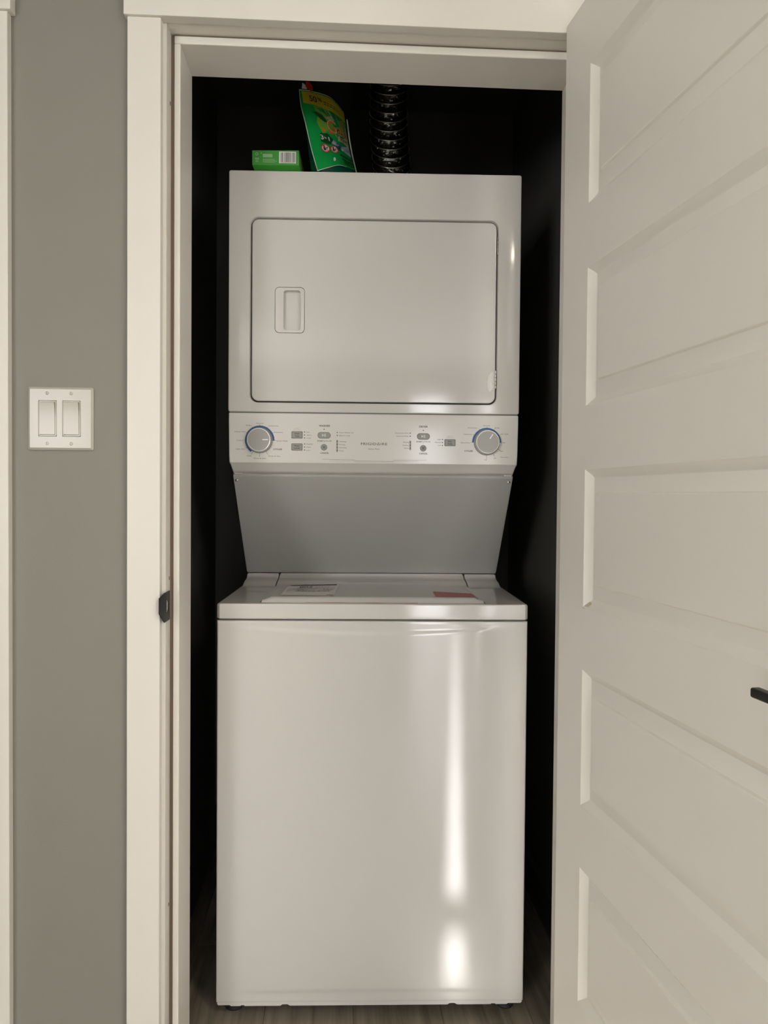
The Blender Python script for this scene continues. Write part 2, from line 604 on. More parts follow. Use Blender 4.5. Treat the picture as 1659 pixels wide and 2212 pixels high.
# unseen windows: side ones added as key light, back ones mirrored in the enamel
for i, (ax, p, a0, a1, z0, z1) in enumerate([('x', RX0 - .06, -5.20, -3.60, .75, 2.10), ('x', RX1 + .06, -4.70, -3.10, .75, 2.10),
                                             ('y', RY0 - .06, .30, .70, .0, 2.10), ('y', RY0 - .06, 1.02, 1.17, .0, 2.10)]):
    g = G()
    for u0, u1, w0, w1 in ((a0, a0 + .03, z0, z1), (a1 - .03, a1, z0, z1), (a0 + .03, a1 - .03, z0, z0 + .03), (a0 + .03, a1 - .03, z1 - .03, z1)):
        g.box(p - .03, p + .03, u0, u1, w0, w1) if ax == 'x' else g.box(u0, u1, p - .03, p + .03, w0, w1)
    w = struct('unseen_window_%d' % (i + 1), g, M_TRIM)
    g = G()
    g.box(p - .004, p + .004, a0 + .03, a1 - .03, z0 + .03, z1 - .03) if ax == 'x' else g.box(a0 + .03, a1 - .03, p - .004, p + .004, z0 + .03, z1 - .03)
    g.build('pane', M_PANE if ax == 'x' else M_PANE2, w)
# wall slit shaped to admit the sun streak; an added rail breaks the streak
struct('added_sun_rail', G().box(SLIT[0], SLIT[1], RY0 - .08, RY0 - .04, 1.962, 2.018), M_TRIM)

# ---------------------------------------------------------------- the open five-panel door
DA = 0.1117
DH, DW, DT = 2.046, 0.800, 0.035
door = bpy.data.objects.new('door_1', None)
C.objects.link(door)
door.location = (0.4205, -0.030, 0)
door.rotation_euler = (0, 0, DA)
door['kind'] = 'structure'
door['label'] = 'white five-panel door standing open on the right'
# local frame: -y along the leaf away from the hinges, x through its thickness, visible face at x = 0
ST, PH, SP, TR = 0.1175, 0.2465, 0.3555, 0.1235
P0, P1 = -.0225 + ST - .0, DW - ST
panels = [(DH - TR - k * SP - PH, DH - TR - k * SP) for k in range(5)]
T0 = -0.022 + 0.0                            # the leaf starts here measured from the pin, see location


def dbox(g, t0, t1, z0, z1):
    g.box(0, DT, -t1, -t0, z0, z1)


leaf = G()
TA = .022                                    # offset of the leaf start against the fitted hinge line
t_in0, t_in1 = .1265 - TA, DW - .118
zz = [0.012] + [v for p in reversed(panels) for v in p] + [DH]
dbox(leaf, 0, t_in0, 0.012, DH)
dbox(leaf, t_in1, DW, 0.012, DH)
for i in range(0, len(zz), 2):
    dbox(leaf, t_in0, t_in1, zz[i], zz[i + 1])
# weld the face outlines so that no joint shows
leaf.build('door_leaf', M_DOOR, door, smooth=0)
prof = [(0, 0), (.0018, .0003), (.0040, .0026), (.0135, .0108), (.0165, .0120), (.0180, .0118), (.0400, .0065), (.0418, .0058), (.0440, .0020), (.0455, .0014)]
for z0, z1 in panels:
    g = G()
    for side in (0, 1):
        rings = []
        for i, d in prof:
            xx = d if side == 0 else DT - d
            rings.append([(xx, -(t_in0 + i), z0 + i), (xx, -(t_in1 - i), z0 + i), (xx, -(t_in1 - i), z1 - i), (xx, -(t_in0 + i), z1 - i)])
        g.loft(rings, None, False, True)
    g.build('door_panel', M_DOOR, door, smooth=20)
# chipped primer at a panel corner
g = G()
zc = panels[2][0]
g.add([(-.0004, -(t_in0 - .001), zc - .0008), (.0018, -(t_in0 + .0035), zc + .0035), (.0085, -(t_in0 + .0115), zc + .0115), (.0070, -(t_in0 + .024), zc + .0100), (.0015, -(t_in0 + .020), zc + .0038), (-.0004, -(t_in0 + .010), zc - .0008)],
      [(0, 1, 5), (1, 4, 5), (1, 2, 4), (2, 3, 4)])
g.build('paint_chip', mat('raw_primer', (0.66, 0.585, 0.46), 0.6), door, smooth=0, label='tan chipped paint at a panel corner')
# lever handle (its tip shows at the right edge of the photo)
g = G()
zl = 0.9580
tl = 0.6630
pts = []
N = 12
sec = lambda t, x0, x1, z0, z1: [(x0, -t, z0), (x1, -t, z0), (x1, -t, z1), (x0, -t, z1)]
g.box(-.066, -.0545, -(tl + .092), -tl, zl - .0045, zl + .0060, None, .0024, 3)
lev = g.build('door_handle', M_BLACK, door, label='matte black lever handle')
g = G()
rings = []
for r, xx in ((.0325, 0.0), (.0325, -.006), (.030, -.009), (.0115, -.0095), (.0105, -.012), (.0105, -.060)):
    rings.append([(xx, -(tl + .080) + r * math.cos(2 * math.pi * i / 32), zl + .0015 + r * math.sin(2 * math.pi * i / 32)) for i in range(32)])
g.loft(rings, None, False, True)
g.build('handle_rose', M_BLACK, lev)
for z in (.25, 1.03, 1.82):
    g = G()
    g.lathe_z(.040, .010, [(.0065, z - .045), (.0065, z + .045)], None, 16, True, True)
    g.box(.010, .036, .0, .0022, z - .045, z + .045)
    g.build('hinge', M_BLACK, door)

# closed leaf of the neighbouring doorway
d2 = bpy.data.objects.new('door_2', None)
C.objects.link(d2)
d2['kind'] = 'structure'
G().box(D2L + .003, D2R - .003, .004, .039, .012, ZT - .004, None, .0015).build('door_leaf', M_DOOR, d2)
for k in range(5):
    g = G()
    z1 = ZT - .004 - TR - k * SP
    rings = [[(D2L + .11 + i, .004 - .0015 + d, z1 - PH + i), (D2R - .11 - i, .004 - .0015 + d, z1 - PH + i), (D2R - .11 - i, .004 - .0015 + d, z1 - i), (D2L + .11 + i, .004 - .0015 + d, z1 - i)] for i, d in ((0, .002), (.006, 0), (.018, .0), (.03, .001))]
    g.loft(rings, None, False, True)
    g.build('door_panel', M_DOOR, d2, smooth=28)

# strike plate on the left jamb
sp = [(.0236, .9735), (-.0134, .9742), (-.0330, .9684), (-.0330, .9353), (-.0129, .9191), (.0226, .9177)]
g = G()
t = bmesh.new()
o_in = [(.0145 if i in (0, 5) else 0, z) for i, (y, z) in enumerate(sp)]
outer = [(.0270, .9742), (.0020, .9742), (-.0140, .9742), (-.0320, .9665), (-.0320, .9375), (-.0140, .9185), (.0020, .9185), (.0270, .9185)]
inner = [(.0128, .9530), (.0090, .9575), (.0010, .9590), (.0004, .9520), (.0004, .9420), (.0010, .9345), (.0090, .9360), (.0128, .9405)]
rings = []


def lipx(y):
    return XL + .0004 - (max(0, -y - .006) ** 2) * 9.0


for inset, dx in ((0, -.0002), (0, .0014)):
    rings.append([(lipx(y) + dx, y, z) for y, z in outer])
rings.append([(XL + .0018, y, z) for y, z in inner])
rings.append([(XL + .0002, y, z) for y, z in inner])
g.loft(rings)
sk = g.build('strike_plate', M_BLACK, j, label='matte black strike plate')
g = G()
g.box(XL + .0001, XL + .0006, .0002, .0128, .9340, .9592)
g.build('latch_hole', M_TRIM, sk)

# ================================================================ LIGHT SWITCH
sw = thing('light_switch', 'white double rocker light switch on the grey wall', 'light switch', (-.5215, 0, 1.2995))
PWD, PHT = .1195, .1172
g = G()
x0, x1, z0, z1 = -PWD / 2, PWD / 2, -PHT / 2, PHT / 2
apert = [(-.0400, -.0068, -.0335, .0335), (.0037, .0370, -.0335, .0335)]
g.loft(ins(x0, x1, z0, z1, .0025, [(0, 0), (0, -.0030), (.0012, -.0042), (.0042, -.0062)]), None, True, False)
# flat face of the plate with two openings, built as strips
fx0, fx1, fz0, fz1 = x0 + .0042, x1 - .0042, z0 + .0042, z1 - .0042
yf = -.0062
xs = [fx0, apert[0][0], apert[0][1], apert[1][0], apert[1][1], fx1]
g.add([(a, yf, b) for a, b in ((xs[0], fz0), (xs[1], fz0), (xs[1], fz1), (xs[0], fz1))], [(0, 1, 2, 3)])
g.add([(a, yf, b) for a, b in ((xs[2], fz0), (xs[3], fz0), (xs[3], fz1), (xs[2], fz1))], [(0, 1, 2, 3)])
g.add([(a, yf, b) for a, b in ((xs[4], fz0), (xs[5], fz0), (xs[5], fz1), (xs[4], fz1))], [(0, 1, 2, 3)])
for a0, a1, b0, b1 in apert:
    g.add([(a0, yf, fz0), (a1, yf, fz0), (a1, yf, b0), (a0, yf, b0)], [(0, 1, 2, 3)])
    g.add([(a0, yf, b1), (a1, yf, b1), (a1, yf, fz1), (a0, yf, fz1)], [(0, 1, 2, 3)])
    g.loft([rr(a0, a1, b0, b1, .0002, yf, 1), rr(a0, a1, b0, b1, .0002, -.001, 1)])
g.build('wall_plate', M_SWITCH, sw)
for a0, a1, b0, b1 in apert:
    g = G()
    e = .0005
    g.loft([rr(a0 + e, a1 - e, b0 + e, b1 - e, .0022, y) for y in (-.001, -.0062)] + [rr(a0 + e + .0006, a1 - e - .0006, b0 + e + .0006, b1 - e - .0006, .0018, -.0067)]
           + [rr(a0 + .0026, a1 - .0026, b0 + .0026, b1 - .0026, .0008, -.0067)] + [rr(a0 + .0026, a1 - .0026, b0 + .0026, b1 - .0026, .0008, -.0030)], None, False, True)
    fr = g.build('switch_frame', M_SWITCH, sw)
    # rocker: tilted so that its top stands out and its bottom is pressed in
    g = G()
    u0, u1, w0, w1 = a0 + .0029, a1 - .0029, b0 + .0036, b1 - .0036
    rk = [(w1, -.0125), (w1 * .05, -.0078), (w0, -.0072)]
    pts = [(-.0030, w1), (-.0118, w1), (-.0122, w1 - .0006), (-.0078, 0.001), (-.0080, w0 + .0008), (-.0076, w0), (-.0030, w0)]
    g.prism(pts, u0, u1, 'x')
    g.build('rocker', M_SWITCH, sw)
for sx in (-.0244, .0196):
    for sz in (.0470, -.0468):
        g = G()
        g.lathe_y(sx, sz, [(.0033, -.006), (.0033, -.0068), (.0026, -.0074)], None, 20)
        s_ = g.build('screw', M_SWITCH, sw)
        G().box(sx - .0005, sx + .0005, -.0076, -.0072, sz - .0026, sz + .0026).build('slot', M_BUTRIM, s_)

# flush ceiling lamp of the hall (out of view)
cl = thing('ceiling_light', 'flush round lamp on the hall ceiling', 'lamp', (0.95, -1.60, CEIL))
G().lathe_z(0, 0, [(.16, 0), (.16, -.02), (.15, -.025)], None, 40, True, True).build('lamp_base', M_PLASTIC, cl)
G().lathe_z(0, 0, [(.145, -.025), (.14, -.045), (.11, -.060), (.06, -.068), (.0005, -.070)], None, 40, False, True).build('diffuser', M_LAMP, cl)

# ================================================================ STACKED WASHER AND DRYER
LC = thing('stacked_washer_dryer', 'white stacked laundry unit, dryer above washer, filling the closet', 'washer dryer', (0.0750, 0.2139, 0), -0.0332)
HW = 0.3435
WTOP, WB = 0.9214, 0.0235
DEP = 0.72
ZG = 0.8860                                  # gap between top deck and front
DY = 0.120                                   # front of the dryer behind the front of the washer
DZ0, DZ1 = 1.3545, 1.9155

# washer body
G().box(-HW, HW, .006, DEP, WB + .004, ZG - .0015, None, .004).build('washer_cabinet', M_ENAMEL, LC)
# front panel, pressed slightly proud between bowed creases
NX, NZ = 44, 70
xs = [-HW + .004] + [-HW + .012 + (2 * HW - .024) * i / (NX - 2) for i in range(NX - 1)] + [HW - .004]
zlo, zhi = .0325, ZG - .0015
zs = [zlo, zlo + .004] + [zlo + .006 + (.07) * i / 22 for i in range(23)] + [.12 + (zhi - .17) * i / 16 for i in range(17)] + [zhi - .048 + .040 * i / 20 for i in range(21)] + [zhi - .003]
sm = lambda t: max(0, min(1, t)) ** 2 * (3 - 2 * max(0, min(1, t)))


def front_y(x, z):
    u = abs(x) / HW
    top = zhi - .012 - .020 * (1 - u * u)
    bot = zlo + .014 + .004 * (1 - u * u)
    a = sm((top + .010 - z) / .012) * sm((z - bot) / .012) * sm((HW - .02 - abs(x)) / .10)
    return -.0022 * a


v = [(x, front_y(x, z), z) for z in zs for x in xs]
n = len(xs)
f = [(j_ * n + i, j_ * n + i + 1, (j_ + 1) * n + i + 1, (j_ + 1) * n + i) for j_ in range(len(zs) - 1) for i in range(n - 1)]
g = G().add(v, f)
# rolled edges
ring0 = [(x, 0.0, zs[0]) for x in xs] + [(xs[-1], 0, z) for z in zs[1:]] + [(x, 0, zs[-1]) for x in reversed(xs[:-1])] + [(xs[0], 0, z) for z in reversed(zs[1:-1])]


def grow(p, e, y):
    x, _, z = p
    sx = -1 if x == xs[0] else (1 if x == xs[-1] else 0)
    sz = -1 if z == zs[0] else (1 if z == zs[-1] else 0)
    return (x + sx * e, y, z + sz * e * (.5 if sz else 0))


g.loft([ring0, [grow(p, .0025, .0008) for p in ring0], [grow(p, .0040, .0040) for p in ring0], [grow(p, .0040, .0120) for p in ring0]])
g.build('washer_front_panel', M_ENAMEL, LC, smooth=50)
# bottom flange with its notches
zt_, zb_, zn = .0330, .0229, .0262
pts = [(-HW + .006, zt_), (-HW + .003, .0290), (-HW + .006, .0250), (-.313, .0252), (-.309, zb_), (-.2880, zb_), (-.2870, .0246), (-.2800, .0246), (-.2790, zb_), (-.2000, zb_), (-.1950, zn), (-.1840, zn), (-.1790, zb_),
       (.1730, zb_), (.1785, zn), (.1890, zn), (.1945, zb_), (.2705, zb_), (.2715, .0246), (.2800, .0246), (.2810, zb_), (.3060, zb_), (.3090, .0252), (HW - .006, .0250), (HW - .003, .0290), (HW - .006, zt_)]
G().prism(pts, .0006, .0120, 'y').build('bottom_flange', M_ENAMEL, LC, smooth=0)
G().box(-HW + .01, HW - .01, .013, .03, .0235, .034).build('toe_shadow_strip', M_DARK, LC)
for sx in (-1, 1):
    for yy in (.020, DEP - .05):
        g = G()
        cx = sx * (.308 if yy < .1 else .30)
        g.lathe_z(cx, yy + .018, [(.020, 0), (.021, .003), (.017, .009), (.008, .012), (.008, .030)], None, 24, True, True)
        if yy < .1:
            g.prism([(cx - .034, .0240), (cx + .034, .0240), (cx + .012, .0120), (cx - .016, .0120)], .014, .040, 'y')
        g.build('leveling_foot', M_RUBBER, LC)

# top deck of the washer
g = G()
rings = []


def deck_rect(i, z, yb=.0):
    return [(-HW + i, i, z), (HW - i, i, z), (HW - i, DEP - i, z), (-HW + i, DEP - i, z)]


TD = []
for (i, z) in ((.0015, ZG + .0012), (0, ZG + .003), (0, WTOP - .004), (.0012, WTOP - .0012), (.004, WTOP)):
    e = .006
    TD.append([(-HW + i, i - .001 + e, z), (-HW + i + e, i - .001, z), (HW - i - e, i - .001, z), (HW - i, i - .001 + e, z), (HW - i, DEP - i, z), (-HW + i, DEP - i, z)])
g.loft(TD, None, True, False)
# flat top in strips around the lid opening (x -.2520...2520, y .0185....4100)
LX, LY0, LY1 = .2520, .0165, .4080
zt_ = WTOP
g.add([TD[-1][0], TD[-1][1], (-LX, TD[-1][1][1], zt_), (-LX, DEP - .004, zt_), TD[-1][5]], [(0, 1, 2, 3, 4)])
g.add([TD[-1][3], TD[-1][2], (LX, TD[-1][2][1], zt_), (LX, DEP - .004, zt_), TD[-1][4]], [(0, 1, 2, 3, 4)])
g.add([(-LX, .003, zt_), (LX, .003, zt_), (LX, LY0, zt_), (-LX, LY0, zt_)], [(0, 1, 2, 3)])
g.add([(-LX, LY1 + .02, zt_), (LX, LY1 + .02, zt_), (LX, DEP - .004, zt_), (-LX, DEP - .004, zt_)], [(0, 1, 2, 3)])
for xa in (-LX, LX):
    g.add([(xa, LY0, WTOP), (xa, LY1 + .02, WTOP), (xa, LY1 + .02, WTOP - .0105), (xa, LY0, WTOP - .0105)], [(0, 1, 2, 3)])
g.add([(-LX, LY0, WTOP), (LX, LY0, WTOP), (LX, LY0, WTOP - .0105), (-LX, LY0, WTOP - .0105)], [(0, 1, 2, 3)])
g.build('washer_top', M_ENAMEL, LC)
G().box(-LX, LX, LY0, LY1 + .02, WTOP - .0130, WTOP - .0100).build('lid_gap', M_DARK, LC)

# profile of the riser behind the lid: (y, z)
RIS = [(.300, WTOP + .0004), (.318, WTOP + .0016), (.335, WTOP + .0060), (.352, WTOP + .0105), (.372, WTOP + .0125), (.388, WTOP + .0150), (.397, WTOP + .0185), (.4015, WTOP + .0235), (.4030, WTOP + .0250), (.415, WTOP + .0262), (.46, WTOP + .0262)]


def riser(g, x0, x1, lift=0.0, start=0, e=.004):
    ring = []
    sec = [(y, z + lift) for y, z in RIS[start:]]
    xsn = [(x0, -.004), (x0 + e * .3, -.0012), (x0 + e, 0), (x1 - e, 0), (x1 - e * .3, -.0012), (x1, -.004)]
    rows = [[(x, y, z + dz) for y, z in sec] for x, dz in xsn]
    g.loft(rows, None, closed=False)
    for x in (x0, x1):
        row = [(x, y, z - .004) for y, z in sec]
        g.add(row + [(x, y, WTOP - .006) for y, z in sec], [(i, i + 1, i + 1 + len(sec), i + len(sec)) for i in range(len(sec) - 1)])


for xa, xb in ((-HW + .004, -LX + .0005), (LX - .0005, HW - .004)):
    g = G()
    riser(g, xa - (.0010 if xa > 0 else 0) + (.0022 if xa > 0 else 0), xb - (.0012 if xb < 0 else 0))
    g.build('rear_riser', M_ENAMEL, LC)

# lid: flat with a raised, arc-edged field, running up into the riser at the back
g = G()
lx = LX - .0016
NXL, NYL = 64, 60
ysl = [.0195 + (.3990 - .0195) * i / NYL for i in range(NYL + 1)]


def lid_z(x, y):
    # riser height at the back
    r = 0.0
    for (ya, za), (yb, zb) in zip(RIS, RIS[1:]):
        if ya <= y <= yb:
            r = za + (zb - za) * (y - ya) / (yb - ya) - WTOP
    if y < RIS[0][0]:
        r = 0.0
    base = .0036
    arc_y = .372 - .150 * (min(abs(x), .25) / .232) ** 2.4
    fld = sm((arc_y - y) / .010) * sm((lx - .010 - abs(x)) / .006)
    edge = sm((y - .0195) / .016) * sm((lx - abs(x) + .0012) / .0030)
    z = base * edge + fld * .0060 * sm((y - .022) / .022)
    return WTOP - .0022 * (1 - edge) + max(z, r + .0010 if r > 0 else 0)


xsl = [-lx, -lx + .0006, -lx + .0014, -lx + .0026] + [-lx + .005 + (2 * lx - .010) * i / (NXL - 2) for i in range(NXL - 1)] + [lx - .0026, lx - .0014, lx - .0006, lx]


def arc_at(x):
    return .372 - .150 * (abs(x) / .232) ** 2.4 if abs(x) < .25 else .372 - .150 * (.25 / .232) ** 2.4


def col_rows(x):
    a = arc_at(x)
    return [.0195, .0215, .0240, .0270, .0310, .0360, .0420] + [.050 + (a - .013 - .050) * i / 20 for i in range(21)] + [a - .010 + .010 * i / 8 for i in range(9)] + [a + .004 + (.399 - a - .004) * i / 16 for i in range(17)]


cols_ = [col_rows(x) for x in xsl]
NYL = len(cols_[0]) - 1
v = [(x, cols_[i][k], lid_z(x, cols_[i][k])) for k in range(NYL + 1) for i, x in enumerate(xsl)]
n = len(xsl)
f = [(a * n + i, a * n + i + 1, (a + 1) * n + i + 1, (a + 1) * n + i) for a in range(NYL) for i in range(n - 1)]
g.add(v, f)
v = [(x, ysl[0] - .0012, WTOP - .0095) for x in xsl] + [(x, ysl[0], lid_z(x, ysl[0])) for x in xsl]
g.add(v, [(i, i + 1, i + 1 + n, i + n) for i in range(n - 1)])
# upright rear strip of the lid
sec = [(.3990, lid_z(0, .3990)), (.4020, WTOP + .0245), (.4040, WTOP + .0262), (.43, WTOP + .0268)]
rows = [[(x, y, z - d) for y, z in sec] for x, d in ((-lx + .0005, .005), (-lx + .0020, .0014), (-lx + .006, 0), (lx - .006, 0), (lx - .0020, .0014), (lx - .0005, .005))]
g.loft(rows, None, closed=False)
lid = g.build('washer_lid', M_ENAMEL, LC, smooth=40)


def on_lid(x, y, up=.0006):
    return (x, y, lid_z(x, y) + up)


def quadmap(q):
    """bilinear map of (s, t) in 0..1 onto a quad of (x, y) points: front-left, front-right, back-right, back-left"""
    def fn(s, t):
        a = [q[0][k] * (1 - s) + q[1][k] * s for k in (0, 1)]
        b = [q[3][k] * (1 - s) + q[2][k] * s for k in (0, 1)]
        return on_lid(a[0] * (1 - t) + b[0] * t, a[1] * (1 - t) + b[1] * t)
    return fn


Q = [(-.212, .068), (-.089, .060), (-.084, .292), (-.211, .262)]
fn = quadmap(Q)
g = G()
rect(g, 0, 1, 0, 1, 0, None, fn, 12, 20)
st = g.build('care_label', M_STICK, lid, label='white printed sticker')
fn2 = lambda s, t: tuple(Vector(fn(s, t)) + Vector((0, 0, .0003)))
g = G()
rect(g, .05, .95, .86, .965, 0, None, fn2, 10, 3)
rect(g, .05, .95, .60, .612, 0, None, fn2, 10, 1)
rect(g, .85, .97, .035, .06, 0, None, fn2, 3, 1)
put_text(g, '802', .37, .735, .26, .13, 0, None, 1, fn2)
random.seed(8)
for k in range(6):
    zz_ = .545 - k * .045
    xx = .05
    while xx < .88:
        w_ = random.uniform(.04, .13)
        if random.random() < .75:
            rect(g, xx, min(xx + w_, .92), zz_, zz_ + .016, 0, None, fn2, 2, 1)
        xx += w_ + .02
for k in range(5):
    rect(g, .56 + k * .055, .60 + k * .055, .70, .725, 0, None, fn2, 1, 1)
# print is a child of the lid (third level)
g.build('label_print', M_INK, lid, smooth=0, kind='stuff')
Q = [(.143, .054), (.240, .044), (.231, .110), (.1435, .147)]
fn = quadmap(Q)
fn2 = lambda s, t, fn=fn: tuple(Vector(fn(s, t)) + Vector((0, 0, .0003)))
g = G()
rect(g, 0, 1, 0, 1, 0, None, fn, 10, 6)
g.build('warning_label', M_RED, lid, label='red warning sticker')
g = G()
for k, zz_ in enumerate((.72, .56, .40, .24)):
    xx = .07
    while xx < .9:
        w_ = random.uniform(.03, .09)
        rect(g, xx, min(xx + w_, .93), zz_, zz_ + .055, 0, None, fn2, 2, 1)
        xx += w_ + .025
g.build('label_print', M_PINK, lid, smooth=0, kind='stuff')
# red strip drawn in as the warning label's reflection along the lid front
g = G()
v = []
for i in range(21):
    x = -.150 + .250 * i / 20
    v += [(x, ysl[0] - .0018, WTOP + .0004 - .0002 * math.sin(i * .9)), (x, ysl[0] - .0020, WTOP - .0045)]
g.add(v, [(2 * i, 2 * i + 1, 2 * i + 3, 2 * i + 2) for i in range(20)])
g.build('red_reflection_strip', M_RED, lid, label='painted red reflection along the front edge')

# sloping panel between washer and dryer
PZ1, PY1, PZ0, PY0 = 1.2115, .150, .9490, .4060
PX1, PX0 = .3360, .3415
g = G()
v = []
for (x0_, y_, z_, e) in ((PX1 - .0005, PY1 + .0040, PZ1 + .0015, 0), (PX1, PY1, PZ1 - .004, 0), (PX1, PY1 + .0015, PZ1 - .0085, 0), (PX0, PY0 - .004, PZ0 + .004, 0), (PX0 - .001, PY0, PZ0, 0), (PX0 - .001, PY0 + .01, PZ0, 0)):
    v.append([(-x0_, y_ + .008, z_), (-x0_ + .0010, y_ + .0015, z_), (-x0_ + .004, y_, z_), (x0_ - .004, y_, z_), (x0_ - .0010, y_ + .0015, z_), (x0_, y_ + .008, z_)])
g.loft(v, None, closed=False)
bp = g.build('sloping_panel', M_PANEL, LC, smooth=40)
for sx in (-.3283, .3275):
    g = G()
    zc, yc = 1.1962, .1608
    g.lathe_y(sx, zc, [(.0046, yc + .003), (.0046, yc - .0005), (.0038, yc - .0024), (.0016, yc - .0034)], None, 20)
    g.build('screw', M_STEEL, bp, label='bright steel screw')
    g = G()
    tick(g, sx, zc, -.0026, .0026, 30, .0009, yc - .0036)
    tick(g, sx, zc, -.0026, .0026, 120, .0009, yc - .0036)
    g.build('screw_slot', M_DARK, bp)
# side supports behind the panel
for s_ in (-1, 1):
    SD = G()
    SD.prism([(PY1 + .010, PZ1), (.78 * DEP, PZ1), (.78 * DEP, WTOP), (PY0 + .028, WTOP + .002), (PY0 + .010, PZ0)], s_ * (HW - .014), s_ * (HW - .0095), 'x')
    SD.build('support_stand', M_ENAMEL, LC, smooth=0)
# small brackets closing the corner below the control panel
for s_ in (-1, 1):
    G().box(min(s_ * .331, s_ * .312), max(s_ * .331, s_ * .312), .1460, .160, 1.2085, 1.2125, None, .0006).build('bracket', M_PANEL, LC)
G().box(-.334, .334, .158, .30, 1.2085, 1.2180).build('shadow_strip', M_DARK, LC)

# control panel
g = G()
CZ1, CZ0 = 1.3520, 1.2355
rows = []
for (y_, z_, xw) in ((DY + .012, CZ1 + .0003, HW - .0045), (DY + .0020, CZ1, HW - .0025), (DY, CZ1 - .0025, HW - .0020), (DY - .0010, CZ1 - .016, HW - .0020), (DY - .0022, CZ0 + .020, HW - .0035), (DY - .0020, CZ0 + .0015, HW - .0045), (DY - .0006, CZ0 - .0006, HW - .0048), (DY + .0060, CZ0 - .0045, HW - .0060), (DY + .0190, CZ0 - .0175, HW - .0085), (DY + .0260, CZ0 - .0235, HW - .0095), (DY + .045, CZ0 - .0240, HW - .0105)):
    rows.append([(-xw, y_ + .020, z_), (-xw, y_ + .004, z_), (-xw + .0012, y_ + .0012, z_), (-xw + .004, y_, z_), (xw - .004, y_, z_), (xw - .0012, y_ + .0012, z_), (xw, y_ + .004, z_), (xw, y_ + .020, z_)])
g.loft(rows, None, closed=False)
cp = g.build('control_panel', M_FASCIA, LC, smooth=42)


def cy(z):
    """front of the control panel at height z"""
    a, b = CZ1 - .016, CZ0 + .020
    t = max(0, min(1, (a - z) / (a - b)))
    return DY - .0010 - .0012 * t


onp = lambda x, z, d=.0003: (x, cy(z) - d, z)
TEXTS = [('Normal', -0.2679, 1.3278, 0.0166, 0.0031, 0), ('Bulky', -0.2936, 1.3226, 0.0125, 0.0031, 0), ('Activewear', -0.2357, 1.3221, 0.0237, 0.0031, 0), ('Heavy Soil', -0.3143, 1.3078, 0.0237, 0.0031, 0), ('Delicates', -0.2241, 1.3071, 0.0202, 0.0031, 0), ('Colors', -0.314, 1.2874, 0.0152, 0.0031, 0), ('Quick Wash', -0.216, 1.287, 0.0264, 0.0031, 0), ('Light Soil', -0.3133, 1.2672, 0.0206, 0.0031, 0), ('Soak', -0.2921, 1.2514, 0.0108, 0.0031, 0), ('Rinse & Spin', -0.2671, 1.2458, 0.0278, 0.0031, 0), ('Drain & Spin', -0.2331, 1.2512, 0.0273, 0.0031, 0), ('Hot', -0.1548, 1.3081, 0.0072, 0.0031, 0), ('Warm', -0.1525, 1.301, 0.0112, 0.0031, 0), ('Cold', -0.1536, 1.2941, 0.009, 0.0031, 0), ('MaxFill', -0.1513, 1.2801, 0.0139, 0.0031, 0), ('Med', -0.1534, 1.2729, 0.009, 0.0031, 0), ('Low', -0.1541, 1.2658, 0.0076, 0.0031, 0), ('Close Washer Lid', -0.0655, 1.3079, 0.0327, 0.0031, 0), ('Balance Load', -0.0692, 1.3009, 0.0251, 0.0031, 0), ('Washing', -0.0736, 1.2866, 0.0166, 0.0031, 0), ('Rinsing', -0.0749, 1.2797, 0.0139, 0.0031, 0), ('Spinning', -0.0733, 1.2726, 0.017, 0.0031, 0), ('Done', -0.0763, 1.2654, 0.0103, 0.0031, 0), ('CYCLES', -0.2257, 1.2673, 0.0206, 0.0043, 1), ('WASHER', -0.1164, 1.3234, 0.0264, 0.0049, 1), ('START', -0.1257, 1.2877, 0.0148, 0.0034, 1), ('|', -0.1164, 1.2878, 0.0007, 0.004, 0), ('PAUSE', -0.107, 1.2879, 0.0143, 0.0034, 0), ('CANCEL', -0.1157, 1.2595, 0.0202, 0.004, 1), ('Normal', 0.2648, 1.3276, 0.0157, 0.0031, 0), ('Bulky', 0.2908, 1.3227, 0.0116, 0.0031, 0), ('Activewear', 0.2325, 1.3223, 0.0235, 0.0031, 0), ('Air Fluff', 0.308, 1.3081, 0.0175, 0.0031, 0), ('Delicates', 0.2208, 1.307, 0.0197, 0.0031, 0), ('Quick Dry', 0.2154, 1.287, 0.022, 0.0031, 0), ("90'", 0.3069, 1.2877, 0.0054, 0.0031, 0), ("60'", 0.3015, 1.2677, 0.0058, 0.0031, 0), ("30'", 0.2857, 1.251, 0.0058, 0.0031, 0), ('Time Dry', 0.3076, 1.2535, 0.0193, 0.0031, 0), ("15'", 0.2644, 1.247, 0.0054, 0.0031, 0), ('Close Dryer Door', 0.0654, 1.3081, 0.0327, 0.0031, 0), ('Clean Lint Filter', 0.0673, 1.301, 0.0293, 0.0031, 0), ('Drying', 0.0755, 1.2868, 0.013, 0.0031, 0), ('Cooling', 0.0744, 1.2796, 0.015, 0.0031, 0), ('Done', 0.0767, 1.2727, 0.0103, 0.0031, 0), ('High', 0.1534, 1.2942, 0.0085, 0.0031, 0), ('Normal', 0.1507, 1.2873, 0.0134, 0.0031, 0), ('Low', 0.1539, 1.2802, 0.0076, 0.0031, 0), ('CYCLES', 0.2232, 1.2677, 0.0197, 0.0043, 1), ('DRYER', 0.1163, 1.3238, 0.0202, 0.0049, 1), ('START', 0.1072, 1.2882, 0.0148, 0.0034, 1), ('|', 0.1167, 1.2883, 0.0007, 0.004, 0), ('PAUSE', 0.1261, 1.2884, 0.0139, 0.0034, 0), ('CANCEL', 0.1167, 1.2604, 0.0197, 0.004, 1), ('FRIGIDΔIRE', 0.0002, 1.282, 0.0619, 0.0066, 2), ('Quiet Pack', -0.0001, 1.2702, 0.0268, 0.0034, 0)]
